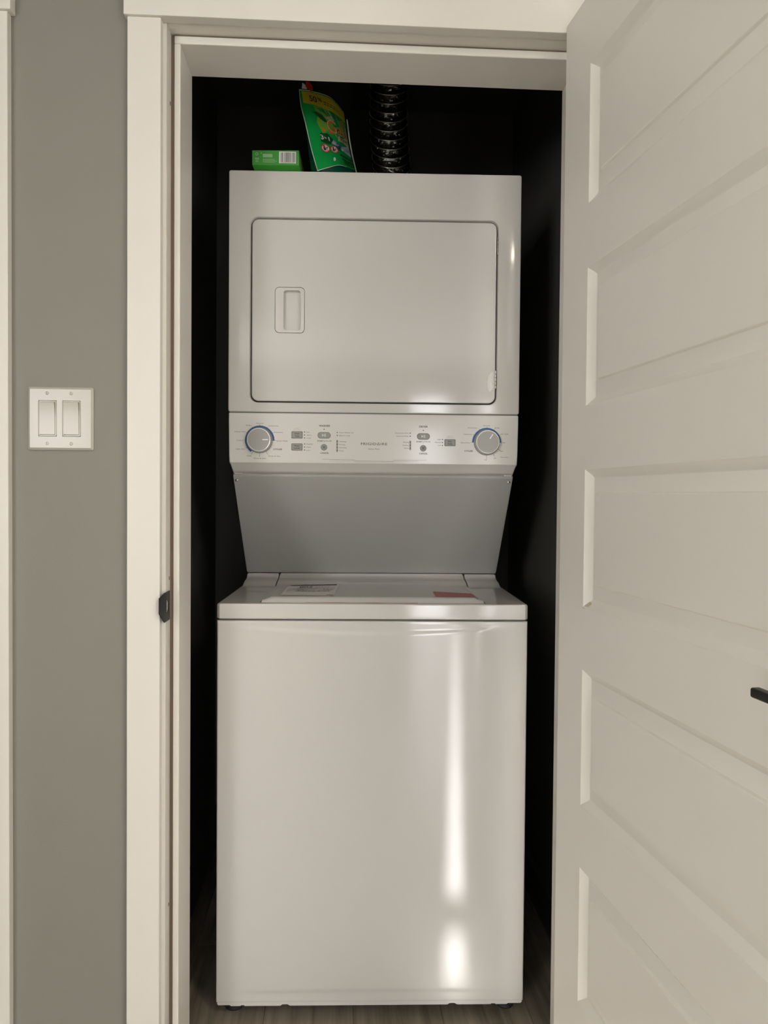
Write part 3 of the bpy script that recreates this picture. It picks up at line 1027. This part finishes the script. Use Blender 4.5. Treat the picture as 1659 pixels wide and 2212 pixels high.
DOTS = [(-0.163, 1.3084), (-0.163, 1.3013), (-0.1629, 1.2944), (-0.1628, 1.2802), (-0.1628, 1.2731), (-0.1627, 1.2662), (-0.1174, 1.3151), (-0.0864, 1.3079), (-0.0864, 1.301), (-0.0865, 1.2874), (-0.0865, 1.28), (-0.0864, 1.2729), (-0.0864, 1.2658), (0.116, 1.3149), (0.0851, 1.3081), (0.0852, 1.3009), (0.0853, 1.2869), (0.0854, 1.2797), (0.0854, 1.2728), (0.1612, 1.2939), (0.1611, 1.2869), (0.1611, 1.2798)]
g = G()
for s_, x_, z_, w_, c_, b_ in TEXTS:
    put_text(g, s_, x_, z_, w_, c_ * (.80 if b_ == 0 else .86), 0, None, b_, onp)
DX1, DX2, DZC = -.2678, .2658, 1.2880
onp2 = lambda x, z: onp(x, z, .0005)
for cx, an in ((DX1, (0, 30, 60, 90, 120, 150, 180, 210)), (DX2, (0, 30, 60, 90, 120, 150, 180))):
    for a in an:
        tick(g, cx, DZC, .0300, .0375, a, .0006, 0, None, onp2)
for cx, an in ((DX1, (240, 270, 300)), (DX2, (-30, -60, -90))):
    for a in an:
        tick(g, cx, DZC, .0300, .0385, a, .0006, 0, None, onp2)
# faint dotted ornament with its stepped line
for (a, b) in (((-.1212, 1.2448), (-.0476, 1.2444)), ((-.0476, 1.2444), (-.0443, 1.2417)), ((-.0443, 1.2417), (.0454, 1.2417)), ((.0454, 1.2417), (.0488, 1.2442)), ((.0488, 1.2442), (.1238, 1.2448))):
    d = Vector((b[0] - a[0], b[1] - a[1]))
    nn = Vector((-d.y, d.x)).normalized() * .0002
    g.add([onp(a[0] + nn.x, a[1] + nn.y), onp(b[0] + nn.x, b[1] + nn.y), onp(b[0] - nn.x, b[1] - nn.y), onp(a[0] - nn.x, a[1] - nn.y)], [(0, 1, 2, 3)])
g.build('lettering', M_INK, cp, smooth=0, kind='stuff')
g = G()
x_ = -.105
while x_ < .106:
    for k in range(3):
        z_ = (1.2430 if abs(x_) > .047 else 1.2405) - k * .0012
        rect(g, x_ - .0003, x_ + .0003, z_ - .0003, z_ + .0003, 0, None, onp)
    x_ += .0013
g.build('dotted_ornament', M_DOT, cp, smooth=0, kind='stuff')
g = G()
for (x_, z_, w_) in ((-.1813, 1.3165, .0130), (-.1813, 1.3131, .0185), (.1786, 1.3014, .0130), (.1787, 1.2983, .0185)):
    xx = x_ - w_ / 2
    while xx < x_ + w_ / 2 - .001:
        rect(g, xx, xx + .0012, z_ - .0007, z_ + .0007, 0, None, onp)
        xx += .0017
g.build('faint_small_print', M_FAINT, cp, smooth=0, kind='stuff')
for x_, z_ in DOTS:
    g = G()
    disc(g, x_, z_, .00125, 0, None, 14, lambda x, z: onp(x, z, .0007))
    g.build('indicator_light', M_INK, cp, smooth=0)
for x_, a, b in ((-.0865, 1.2618, 1.2907), (.0854, 1.2679, 1.2907)):
    g = G()
    r_ = [onp(p[0], p[2], .0004) for p in rr(x_ - .0019, x_ + .0019, a, b, .0018, 0)]
    g.add(r_, [tuple(range(len(r_)))])
    g.build('light_window', M_BUTTON, cp, smooth=0)
for cx, a0, a1 in ((DX1, -1, 233), (DX2, 0, 180)):
    g = G()
    arc_strip(g, cx, DZC, .0300, .0345, a0, a1, 0, None, 60, lambda x, z: onp(x, z, .0003))
    g.build('blue_arc', M_BLUE, cp, smooth=0)

# push buttons
for x0_, x1_, z0_, z1_, words in ((-.1931, -.1682, 1.2937, 1.3090, ('Wash', 'Temp')), (-.1931, -.1682, 1.2654, 1.2806, ('Water', 'Level')), (.1666, .1914, 1.2792, 1.2939, ('Dry', 'Temp'))):
    yb = cy(z0_)
    g = G()
    g.loft(ins(x0_ - .0006, x1_ + .0006, z0_ - .0006, z1_ + .0006, .0018, [(0, yb + .001), (0, yb - .0004), (.0004, yb - .0006)]), M_BUTRIM, False, True)
    bt = g.build('button', M_BUTRIM, LC, label='grey rectangular push button')
    g = G()
    g.loft(ins(x0_ + .0004, x1_ - .0004, z0_ + .0004, z1_ - .0004, .0014, [(0, yb - .0004), (0, yb - .0012), (.0008, yb - .0018)]), None, False, True)
    g.build('button_cap', M_BUTTON, bt)
    g = G()
    for wd, dz in zip(words, (.0028, -.0026)):
        put_text(g, wd, (x0_ + x1_) / 2, (z0_ + z1_) / 2 + dz, .0021 * len(wd) + .0024, .0031, yb - .0021, None, 1)
    g.build('lettering', M_INK, bt, smooth=0, kind='stuff')
for cx, cz in ((-.1172, 1.3010), (.1162, 1.3007)):
    x0_, x1_, z0_, z1_ = cx - .0153, cx + .0153, cz - .0074, cz + .0074
    yb = cy(cz)
    g = G()
    g.loft(ins(x0_, x1_, z0_, z1_, .0073, [(0, yb + .001), (0, yb - .0006), (.0004, yb - .0008)], 10), M_BUTRIM, False, True)
    bt = g.build('button', M_BUTRIM, LC, label='grey pill-shaped start and pause button')
    g = G()
    g.loft(ins(x0_ + .0008, x1_ - .0008, z0_ + .0008, z1_ - .0008, .0064, [(0, yb - .0006), (0, yb - .0016), (.0010, yb - .0022)], 10), None, False, True)
    g.build('button_cap', M_BUTTON, bt)
    g = G()
    y_ = yb - .0025
    g.add([(cx - .0048, y_, cz - .0036), (cx - .0048, y_, cz + .0036), (cx - .0002, y_, cz)], [(0, 1, 2)])
    rect(g, cx + .0004, cx + .0018, cz - .0036, cz + .0036, y_)
    rect(g, cx + .0028, cx + .0042, cz - .0036, cz + .0036, y_)
    g.build('symbol', M_PALE, bt, smooth=0)
for cx, cz in ((-.1173, 1.2730), (.1159, 1.2728)):
    yb = cy(cz)
    g = G()
    g.lathe_y(cx, cz, [(.0075, yb + .001), (.0075, yb - .0006), (.0071, yb - .0008)], M_BUTRIM, 36)
    bt = g.build('button', M_BUTRIM, LC, label='round grey cancel button')
    g = G()
    g.lathe_y(cx, cz, [(.0068, yb - .0006), (.0068, yb - .0016), (.0058, yb - .0022)], None, 36)
    g.build('button_cap', M_BUTTON, bt)
    g = G()
    tick(g, cx, cz, -.0042, .0042, 45, .0009, yb - .0025)
    tick(g, cx, cz, -.0042, .0042, 135, .0009, yb - .0027)
    g.build('symbol', M_INK, bt, smooth=0)

# dials
for cx, pa, lab in ((DX1, 1, 'silver cycle dial, pointer to the right'), (DX2, 58, 'silver cycle dial, pointer to the upper right')):
    yb = cy(DZC)
    g = G()
    g.lathe_y(cx, DZC, [(.0302, yb + .002), (.0306, yb - .0008), (.0300, yb - .0015), (.0287, yb - .0060), (.0278, yb - .0150)], None, 72, False, False)
    dl = g.build('dial', M_KSIDE, LC, label=lab)
    g = G()
    g.lathe_y(cx, DZC, [(.0278, yb - .0150), (.0277, yb - .0185), (.0268, yb - .0200), (.0256, yb - .0202), (.0252, yb - .0192)], None, 72, False, False)
    g.build('dial_ring', M_CHROME, dl)
    g = G()
    g.lathe_y(cx, DZC, [(.0253, yb - .0192), (.0245, yb - .0194), (.001, yb - .0194)], None, 72, False, True)
    g.build('dial_face', M_KNOB, dl)
    g = G()
    tick(g, cx, DZC, .0088, .0218, pa, .0021, yb - .0198)
    g.build('dial_pointer', M_PRINTW, dl, smooth=0)

# dryer cabinet with the recess for its door
dx0, dx1, dz0, dz1 = -.2880, .2848, 1.3800, 1.8030
g = G()
CXW = HW - .0010
g.loft([[(-CXW, .80 * DEP + .12, DZ0), (CXW, .80 * DEP + .12, DZ0), (CXW, .80 * DEP + .12, DZ1), (-CXW, .80 * DEP + .12, DZ1)]] and
       [rr(-CXW, CXW, DZ0, DZ1, .0050, .70, 6), rr(-CXW, CXW, DZ0, DZ1, .0050, DY + .0045, 6), rr(-CXW + .0008, CXW - .0008, DZ0 + .0006, DZ1 - .0006, .0045, DY + .0015, 6),
        rr(-CXW + .0040, CXW - .0040, DZ0 + .0030, DZ1 - .0030, .0030, DY, 6), rr(dx0 - .0050, dx1 + .0045, dz0 - .0040, dz1 + .0058, .0200, DY, 6), rr(dx0 - .0030, dx1 + .0030, dz0 - .0026, dz1 + .0034, .0185, DY + .0030, 6),
        rr(dx0 - .0026, dx1 + .0026, dz0 - .0022, dz1 + .0028, .018, DY + .014, 6)], None, True, True)
g.build('dryer_cabinet', M_ENAMEL, LC, smooth=40)
G().add([tuple(p) for p in rr(dx0 - .0024, dx1 + .0024, dz0 - .002, dz1 + .0026, .018, DY + .0130, 6)], [tuple(range(28))]).build('door_gap_shade', M_DARK, LC)  # dark sheet standing in for the shade in the door gap
# dryer door
hx0, hx1, hz0, hz1 = -.2345, -.1643, 1.5388, 1.6460
g = G()
g.loft([rr(dx0, dx1, dz0, dz1, .016, DY + .0125), rr(dx0, dx1, dz0, dz1, .016, DY + .0015), rr(dx0 + .0010, dx1 - .0010, dz0 + .0010, dz1 - .0010, .0152, DY - .0005), rr(dx0 + .0035, dx1 - .0035, dz0 + .0035, dz1 - .0035, .0130, DY - .0012),
        rr(hx0, hx1, hz0, hz1, .0105, DY - .0012), rr(hx0 + .0006, hx1 - .0006, hz0 + .0006, hz1 - .0006, .0100, DY + .0008), rr(hx0 + .0006, hx1 - .0006, hz0 + .0006, hz1 - .0006, .0100, DY + .0050)], None, True, False)
dd = g.build('dryer_door', M_ENAMEL, LC, smooth=40)
g = G()
a0, a1, b0, b1 = -.2138, -.1742, 1.5462, 1.6388
g.loft([rr(hx0 + .0012, hx1 - .0012, hz0 + .0012, hz1 - .0012, .0094, DY + .0050), rr(hx0 + .0012, hx1 - .0012, hz0 + .0012, hz1 - .0012, .0094, DY - .0006), rr(hx0 + .0022, hx1 - .0022, hz0 + .0022, hz1 - .0022, .0084, DY - .0014),
        rr(a0 - .0010, a1 + .0010, b0 - .0010, b1 + .0010, .0075, DY - .0014), rr(a0, a1, b0, b1, .0068, DY - .0006), rr(a0 - .003, a1 - .0010, b0 + .0006, b1 - .0006, .006, DY + .010), rr(a0 - .012, a1 - .003, b0 + .001, b1 - .001, .006, DY + .026), rr(a0 - .018, a1 - .008, b0 + .002, b1 - .002, .006, DY + .042), rr(a0 - .014, a1 - .016, b0 + .004, b1 - .004, .006, DY + .050)], None, False, True)
g.build('door_pull', M_PLASTIC, dd, smooth=45, label='recessed white pull')
for za, zb, xh in ((1.7285, 1.7700, .2875), (1.4150, 1.4585, .2860)):
    g = G()
    nk = 5
    for k in range(nk):
        z_a = za + (zb - za) * k / nk
        z_b = za + (zb - za) * (k + 1) / nk - .0008
        g.lathe_z(xh, DY + .0005, [(.0014, z_a), (.0021, z_a + .0006), (.0021, z_b - .0006), (.0014, z_b)], None, 16, True, True)
    g.box(xh - .0005, xh + .0005, DY + .002, DY + .010, za, zb)
    g.build('hinge', M_STEEL, dd, label='steel door hinge')
# lifted corner of the clear protective film
g = G()
fil = [(.2795, 1.4560), (.2735, 1.4520), (.2680, 1.4420), (.2660, 1.4300), (.2665, 1.4165), (.2700, 1.4080), (.2740, 1.4080), (.2800, 1.4180)]
v = [(x, DY - .0016 - .0006 * (i % 2), z) for i, (x, z) in enumerate(fil)] + [(.2725, DY - .0030, 1.4330)]
g.add(v, [(i, (i + 1) % 8, 8) for i in range(8)])
g.build('film_remnant', M_FILM, dd, smooth=0, label='lifted corner of clear protective film')
# thin line between dryer and control panel
G().box(-HW + .004, HW - .004, DY + .003, DY + .02, CZ1 - .001, DZ0 + .001).build('joint_strip', M_BUTRIM, LC)

# ================================================================ ON TOP OF THE DRYER
Rm = Matrix.Rotation(-0.0332, 4, 'Z')
TOPZ = DZ1


def world_pt(x, y, z):
    p = Rm @ Vector((x, y, z))
    return (p.x + .0750, p.y + .2139, p.z)


# --- carton
BX, BY = -.2354, .1305
w_p = world_pt(BX, BY, TOPZ)
bo = thing('detergent_box', 'small green carton with a barcode on the front edge of the dryer', 'box', w_p, -0.0332)
g = G()
bw, bz0, bz1, bd = .1090, .0165, .0500, .135
hw = bw / 2
v = [(-hw, 0, bz0), (hw, 0, bz0 + .0005), (hw, 0, bz1 + .002), (-hw, 0, bz1),
     (-hw + .006, .022, .003), (hw + .006, .022, .003),
     (-hw + .010, .040, 0), (hw + .006, .040, 0), (hw + .004, bd, 0), (-hw + .008, bd, 0), (hw + .004, bd, bz1), (-hw + .004, bd, bz1)]
g.add(v, [(0, 1, 2, 3), (3, 2, 10, 11), (11, 10, 8, 9), (6, 9, 8, 7)], M_BOX)
g.add(v, [(0, 4, 5, 1), (4, 6, 7, 5), (1, 5, 7, 8, 10, 2), (0, 3, 11, 9, 6, 4)], M_BOXD)
bb = g.build('carton_body', None, bo, smooth=0)
onb = lambda x, z, d=.0003: (x, -d, z)
g = G()
rect(g, .008, .0475, .0215, .0485, -.0003)
g.build('barcode_panel', M_PRINTW, bo, smooth=0)
g = G()
random.seed(3)
xx = .0115
while xx < .0440:
    w_ = random.choice((.0004, .0008, .0008, .0013))
    rect(g, xx, xx + w_, .0240, .0465, -.0006)
    xx += w_ + random.choice((.0006, .0008, .0014))
for k in range(11):
    rect(g, .012 + k * .003, .0137 + k * .003, .0222, .0232, -.0006)
g.build('barcode', M_INK, bo, smooth=0, kind='stuff')
g = G()
for (x_, z_, r_) in ((-.0440, .0420, .0036), (-.0335, .0438, .0018)):
    arc_strip(g, x_, z_, r_ * .55, r_, 0, 360, -.0004, None, 20)
rect(g, -.0300, -.0075, .0345, .0425, -.0004)
rect(g, -.0478, -.0440, .0300, .0330, -.0004)
rect(g, -.0430, -.0392, .0300, .0330, -.0004)
for k in range(4):
    xx = -.0300
    while xx < (.002 if k else -.005) - .006 * (k % 2):
        w_ = random.uniform(.002, .005)
        rect(g, xx, xx + w_, .0300 - k * .0024, .0311 - k * .0024, -.0004)
        xx += w_ + .0007
for k in range(3):
    rect(g, -.0470, -.0400, .0275 - k * .0022, .0285 - k * .0022, -.0004)
g.build('small_print', mat('pale_green_print', (0.30, 0.50, 0.27), 0.5), bo, smooth=0, kind='stuff')
g = G()
xr_ = lambda y: hw + .0005 + .006 * min(y / .022, 1) * (1 if y < .03 else .9)
g.add([(hw + .0012, .012, .026), (hw + .0035, .034, .022), (hw + .0040, .044, .030), (hw + .0022, .030, .038), (hw + .0012, .014, .037)], [(0, 1, 2, 3, 4)])
g.build('side_print', M_ORANGE, bo, smooth=0)

# --- pouch
NET = [
    [(-.1845, .162, 2.1253), (-.1553, .168, 2.1247), (-.111, .19, 2.1216), (-.0797, .235, 2.109)],
    [(-.1792, .1533, 2.0829), (-.1423, .1592, 2.0779), (-.1014, .1812, 2.0721), (-.0747, .2263, 2.072)],
    [(-.1672, .1445, 2.0355), (-.1327, .1505, 2.0304), (-.094, .1725, 2.0262), (-.0696, .2175, 2.0331)],
    [(-.1532, .1358, 1.9756), (-.1209, .1418, 1.9767), (-.0856, .1638, 1.9785), (-.0612, .2088, 1.9911)],
    [(-.1371, .127, 1.9190), (-.1136, .133, 1.9288), (-.0851, .155, 1.9446), (-.0517, .2, 1.9527)]]
P_O = (-.12, .17, TOPZ)


def cr(p0, p1, p2, p3, t):
    return tuple(.5 * (2 * b + (c - a) * t + (2 * a - 5 * b + 4 * c - d) * t * t + (3 * b - a - 3 * c + d) * t ** 3) for a, b, c, d in zip(p0, p1, p2, p3))


def spl(pts, t):
    n = len(pts) - 1
    k = min(int(t * n), n - 1)
    e = lambda i: pts[max(0, min(n, i))]
    return cr(e(k - 1), e(k), e(k + 1), e(k + 2), t * n - k)


def pouch(u, v, off=0.0):
    """front sheet: u 0..1 left to right, v 0..1 bottom to top; local to the pouch"""
    q = spl([spl(r, u) for r in NET], 1 - v)
    puff = .010 * math.sin(math.pi * min(max(u, 0), 1)) * math.sin(math.pi * min(max(v * .9 + .05, 0), 1))
    return (q[0] - P_O[0] + .0006 * off, q[1] - P_O[1] - off - puff * .4, q[2] - P_O[2])


def pback(u, v):
    q = pouch(u, v)
    th = .008 + .050 * (1 - v) ** 1.2 * 1.0
    return (q[0] - .0175 * (1 - v) ** 3.0 * (1 - u), q[1] + th * (.4 + .6 * math.sin(math.pi * u) * .4 + .3 * (1 - u)), q[2] + (.012 * (u - .2) if v > .9 else 0) * .3)


w_p = world_pt(*P_O)
po = thing('detergent_pouch', 'upright green and yellow detergent pouch slumped beside the duct', 'pouch', w_p, -0.0332)
NU, NV = 28, 36
g = G()
v = [pouch(i / NU, k / NV) for k in range(NV + 1) for i in range(NU + 1)]
g.add(v, [(k * (NU + 1) + i, k * (NU + 1) + i + 1, (k + 1) * (NU + 1) + i + 1, (k + 1) * (NU + 1) + i) for k in range(NV) for i in range(NU)], M_BAG)
g.build('front_sheet', None, po, smooth=60)
g = G()
v = [pback(i / NU, k / NV) for k in range(NV + 1) for i in range(NU + 1)]
g.add(v, [(k * (NU + 1) + i, k * (NU + 1) + i + 1, (k + 1) * (NU + 1) + i + 1, (k + 1) * (NU + 1) + i) for k in range(NV) for i in range(NU)])
for u in (0, 1):
    a = [pouch(u, k / NV) for k in range(NV + 1)]
    b = [pback(u, k / NV) for k in range(NV + 1)]
    g.add(a + b, [(k, k + 1, k + 1 + NV + 1, k + NV + 1) for k in range(NV)])
# foot of the pouch, folded under and standing on the dryer
a = [pback(i / NU, 0) for i in range(NU + 1)]
b = [(p[0], p[1] + .004, .0004) for p in a]
c = [(pouch(i / NU, .03)[0] * 1.0, pouch(i / NU, .03)[1] + .012, .0004) for i in range(NU + 1)]
d_ = [(pouch(i / NU, .03)[0], pouch(i / NU, .03)[1] + .006, pouch(i / NU, .03)[2]) for i in range(NU + 1)]
g.loft([a, b, c, d_], None, closed=False)
g.build('back_sheet', M_BAGD, po, smooth=60)
# white welded seams
g = G()


def seam(fa, fb, n=40):
    v = []
    for i in range(n + 1):
        v += [fa(i / n), fb(i / n)]
    g.add(v, [(2 * i, 2 * i + 1, 2 * i + 3, 2 * i + 2) for i in range(n)])


seam(lambda t: pouch(-.012, t, .0006), lambda t: pouch(.022, t, .0008))
seam(lambda t: pouch(t * .80, -.004, .0006), lambda t: pouch(t * .80, .012, .0008))
seam(lambda t: pouch(.02 + t * .98, 1.004, .0006), lambda t: pouch(.02 + t * .98, .978, .0008))
e1 = lambda t: tuple(a + b for a, b in zip(pback(1, t * .86), (.0035, -.004, 0)))
seam(e1, lambda t: tuple(a + b for a, b in zip(e1(t), (.0030, 0, 0))))
g.build('white_seam', M_BAGEDGE, po, smooth=0)
pf = lambda d: (lambda a, b: pouch(a, b, d))


def poly(g, pts, fn):
    v = [fn(*p) for p in pts]
    cx_, cy_ = sum(p[0] for p in pts) / len(pts), sum(p[1] for p in pts) / len(pts)
    mid = [fn((p[0] + cx_) / 2, (p[1] + cy_) / 2) for p in pts]
    n = len(pts)
    g.add(v + mid + [fn(cx_, cy_)], [(i, (i + 1) % n, (i + 1) % n + n, i + n) for i in range(n)] + [(i + n, (i + 1) % n + n, 2 * n) for i in range(n)])


g = G()
rect(g, .09, .999, .79, .962, 0, None, pf(.0009), 20, 5)
g.build('yellow_band', M_YEL, po)
g = G()
poly(g, [(.28, .78), (.50, .80), (.92, .80), (.95, .66), (.95, .49), (.66, .44), (.36, .43), (.28, .55), (.33, .66)], pf(.0010))
g.build('lime_print', M_LIME, po)
g = G()
poly(g, [(.23, .690), (.32, .705), (.42, .685), (.50, .610), (.45, .590), (.37, .615), (.29, .660)], pf(.0014))
poly(g, [(.42, .80), (.47, .76), (.52, .69), (.47, .72)], pf(.0014))
poly(g, [(.60, .80), (.64, .75), (.70, .69), (.65, .77)], pf(.0014))
poly(g, [(.54, .33), (.70, .35), (.70, .26), (.54, .27)], pf(.0012))
for k in range(3):
    poly(g, [(.66 + .05 * k, .225 - .055 * k), (.98, .180 - .060 * k), (.98, .150 - .060 * k), (.66 + .05 * k, .195 - .055 * k)], pf(.0014))
g.build('leaf_print', M_LEAF, po, smooth=0, kind='stuff')
g = G()
poly(g, [(.30, .425), (.46, .445), (.54, .400), (.54, .330), (.42, .310), (.28, .330)], pf(.0012))
g.build('dark_patch', M_LEAF, po)
g = G()
for pts in ([(.46, .665), (.60, .72), (.66, .675), (.60, .64)], [(.52, .80), (.56, .775), (.66, .675), (.62, .675)], [(.68, .79), (.72, .73), (.77, .66), (.73, .67)]):
    poly(g, pts, pf(.0018))
g.build('pale_leaf_print', mat('pale_lime_print', (0.30, 0.38, 0.20), 0.3), po, smooth=0, kind='stuff')
# brand word: cream outline under orange letters
g = G()
put_text(g, 'Gain', .735, .572, .50, .165, 0, None, 1, pf(.0020))
for (x_, z_) in ((.655, .545), (.76, .535)):
    pass
poly(g, [(.70, .475), (.985, .50), (.985, .36), (.66, .40), (.67, .44)], pf(.0016))
g.build('cream_print', M_CREAM, po, smooth=0, kind='stuff')
g = G()
put_text(g, 'Gain', .735, .570, .47, .145, 0, None, 2, pf(.0026))
poly(g, [(.46, .485), (.56, .490), (.60, .465), (.50, .455)], pf(.0018))
poly(g, [(.36, .490), (.42, .495), (.43, .465), (.37, .455)], pf(.0018))
g.build('orange_lettering', M_ORANGE, po, smooth=0, kind='stuff')
g = G()
poly(g, [(.50, .335), (.55, .385), (.97, .380), (.985, .215), (.75, .275)], pf(.0018))
g.build('pale_blue_patch', M_SKYB, po)
g = G()
put_text(g, 'Oxi', .665, .340, .125, .046, 0, None, 1, pf(.0024))
put_text(g, 'Febreze', .885, .300, .15, .034, 0, None, 0, pf(.0024))
g.build('navy_lettering', M_NAVY, po, smooth=0, kind='stuff')
g = G()
put_text(g, '50', .315, .868, .145, .072, 0, None, 1, pf(.0018))
put_text(g, '%', .445, .880, .075, .040, 0, None, 1, pf(.0018))
for k in range(2):
    xx = .50
    while xx < .80:
        w_ = random.uniform(.03, .07)
        rect(g, xx, xx + w_, .864 - k * .026, .873 - k * .026, 0, None, pf(.0018), 2, 1)
        xx += w_ + .014
put_text(g, 'Flings', .845, .440, .22, .058, 0, None, 1, pf(.0024))
g.build('black_lettering', M_INK, po, smooth=0, kind='stuff')
g = G()
put_text(g, '3', .325, .378, .060, .050, 0, None, 1, pf(.0024))
put_text(g, 'in', .395, .381, .040, .022, 0, None, 1, pf(.0024))
put_text(g, '1', .465, .378, .018, .046, 0, None, 1, pf(.0024))
disc(g, .53, .125, .028, 0, None, 18, pf(.0016))
g.build('white_lettering', M_PALE, po, smooth=0, kind='stuff')
for cx_, cz_, ru in ((.350, .252, .098), (.540, .262, .082)):
    fnr = lambda x, z, d, cx_=cx_, cz_=cz_, ru=ru: pouch(cx_ + x * ru, cz_ + z * .050, d)
    g = G()
    disc(g, 0, 0, .93, 0, None, 24, lambda x, z: fnr(x, z, .0018))
    g.build('sign_disc', M_PALE, po, smooth=0)
    g = G()
    arc_strip(g, 0, 0, .80, 1.0, 0, 360, 0, None, 32, lambda x, z: fnr(x, z, .0024))
    tick(g, 0, 0, -.85, .85, 135, .13, 0, None, lambda x, z: fnr(x, z, .0026))
    g.build('warning_ring', M_REDP, po, smooth=0)
    g = G()
    poly(g, [(-.45, -.5), (-.5, .15), (-.2, .45), (.1, .1), (.05, -.55)], lambda x, z: fnr(x, z, .0021))
    disc(g, -.25, .5, .2, 0, None, 10, lambda x, z: fnr(x, z, .0021))
    poly(g, [(.15, -.1), (.3, .4), (.55, .5), (.45, .0)], lambda x, z: fnr(x, z, .0021))
    g.build('sign_figure', M_INK, po, smooth=0)
# slider of the zip
g = G()
sl = lambda x, y, z: (x - P_O[0], y - P_O[1], z - P_O[2])
g.prism([(-.1690 - P_O[0], 2.1325 - P_O[2]), (-.1580 - P_O[0], 2.1235 - P_O[2]), (-.1530 - P_O[0], 2.1235 - P_O[2]), (-.1525 - P_O[0], 2.1330 - P_O[2]), (-.1590 - P_O[0], 2.1400 - P_O[2]), (-.1680 - P_O[0], 2.1440 - P_O[2])], .163 - P_O[1] - .004, .163 - P_O[1] + .004, 'y')
g.build('zip_slider', M_REDP, po, smooth=0, label='red zip slider')
g = G()
g.prism([(-.1785 - P_O[0], 2.1300 - P_O[2]), (-.1660 - P_O[0], 2.1285 - P_O[2]), (-.1690 - P_O[0], 2.1370 - P_O[2]), (-.1770 - P_O[0], 2.1430 - P_O[2])], .166 - P_O[1] - .001, .166 - P_O[1] + .001, 'y')
g.build('zip_tab', M_PALE, po, smooth=0)

# --- foil duct rising to the closet ceiling
DYC = .352
w_p = world_pt(.052, DYC, TOPZ)
du = thing('foil_duct', 'ribbed silver foil vent duct rising from the dryer top', 'duct', w_p, -0.0332)
z_top = CEIL - TOPZ
R0, PIT = .0500, .0232


def axis(z):
    # leans to the left as it rises
    return (-.016 * sm(z / .30) - .004 * math.sin(z * 9), .004 * math.sin(z * 7))


def shear(z):
    # the slack rings sag towards the front
    return 1.0 * sm(z / .10) * sm((z_top - .01 - z) / .10)


g = G()
rings = []
random.seed(12)
nz = int(z_top / PIT * 6)
NA = 72
for k in range(nz + 1):
    z = z_top * k / nz
    ph = (z / PIT) % 1.0
    rr_ = R0 - .0038 * abs(math.sin(math.pi * ph)) ** .8
    ax, ay = axis(z)
    ring = []
    for i in range(NA):
        a = 2 * math.pi * i / NA
        j_ = random.uniform(-.0011, .0011) * (1 if .1 < ph < .9 else .15) + .0009 * math.sin(a * 11 + k * 2.1) * math.sin(math.pi * ph)
        y_ = (rr_ + j_) * math.sin(a)
        ring.append((ax + (rr_ + j_) * math.cos(a), ay + y_, z + y_ * shear(z)))
    rings.append(ring)
g.loft(rings)
g.build('foil_sleeve', M_FOIL, du, smooth=25)
nr = int(z_top / PIT)
for k in range(1, nr + 1):
    z = k * PIT
    if z > z_top - .004:
        break
    ax, ay = axis(z)
    g = G()
    rings = []
    for i in range(72):
        a = 2 * math.pi * i / 72
        rings.append([(ax + (R0 + .0010 * math.cos(b)) * math.cos(a), ay + (R0 + .0010 * math.cos(b)) * math.sin(a), z + R0 * math.sin(a) * shear(z) + .0010 * math.sin(b)) for b in [math.pi * 2 * q / 8 for q in range(8)]])
    rings.append(rings[0])
    g.loft(rings)
    g.build('wire_ring', M_WIRE, du, smooth=60)
g = G()
g.lathe_z(0, 0, [(.060, 0), (.060, .002), (.052, .0025), (.0515, .020)], None, 48, True, False)
g.build('collar', M_STEEL, du)
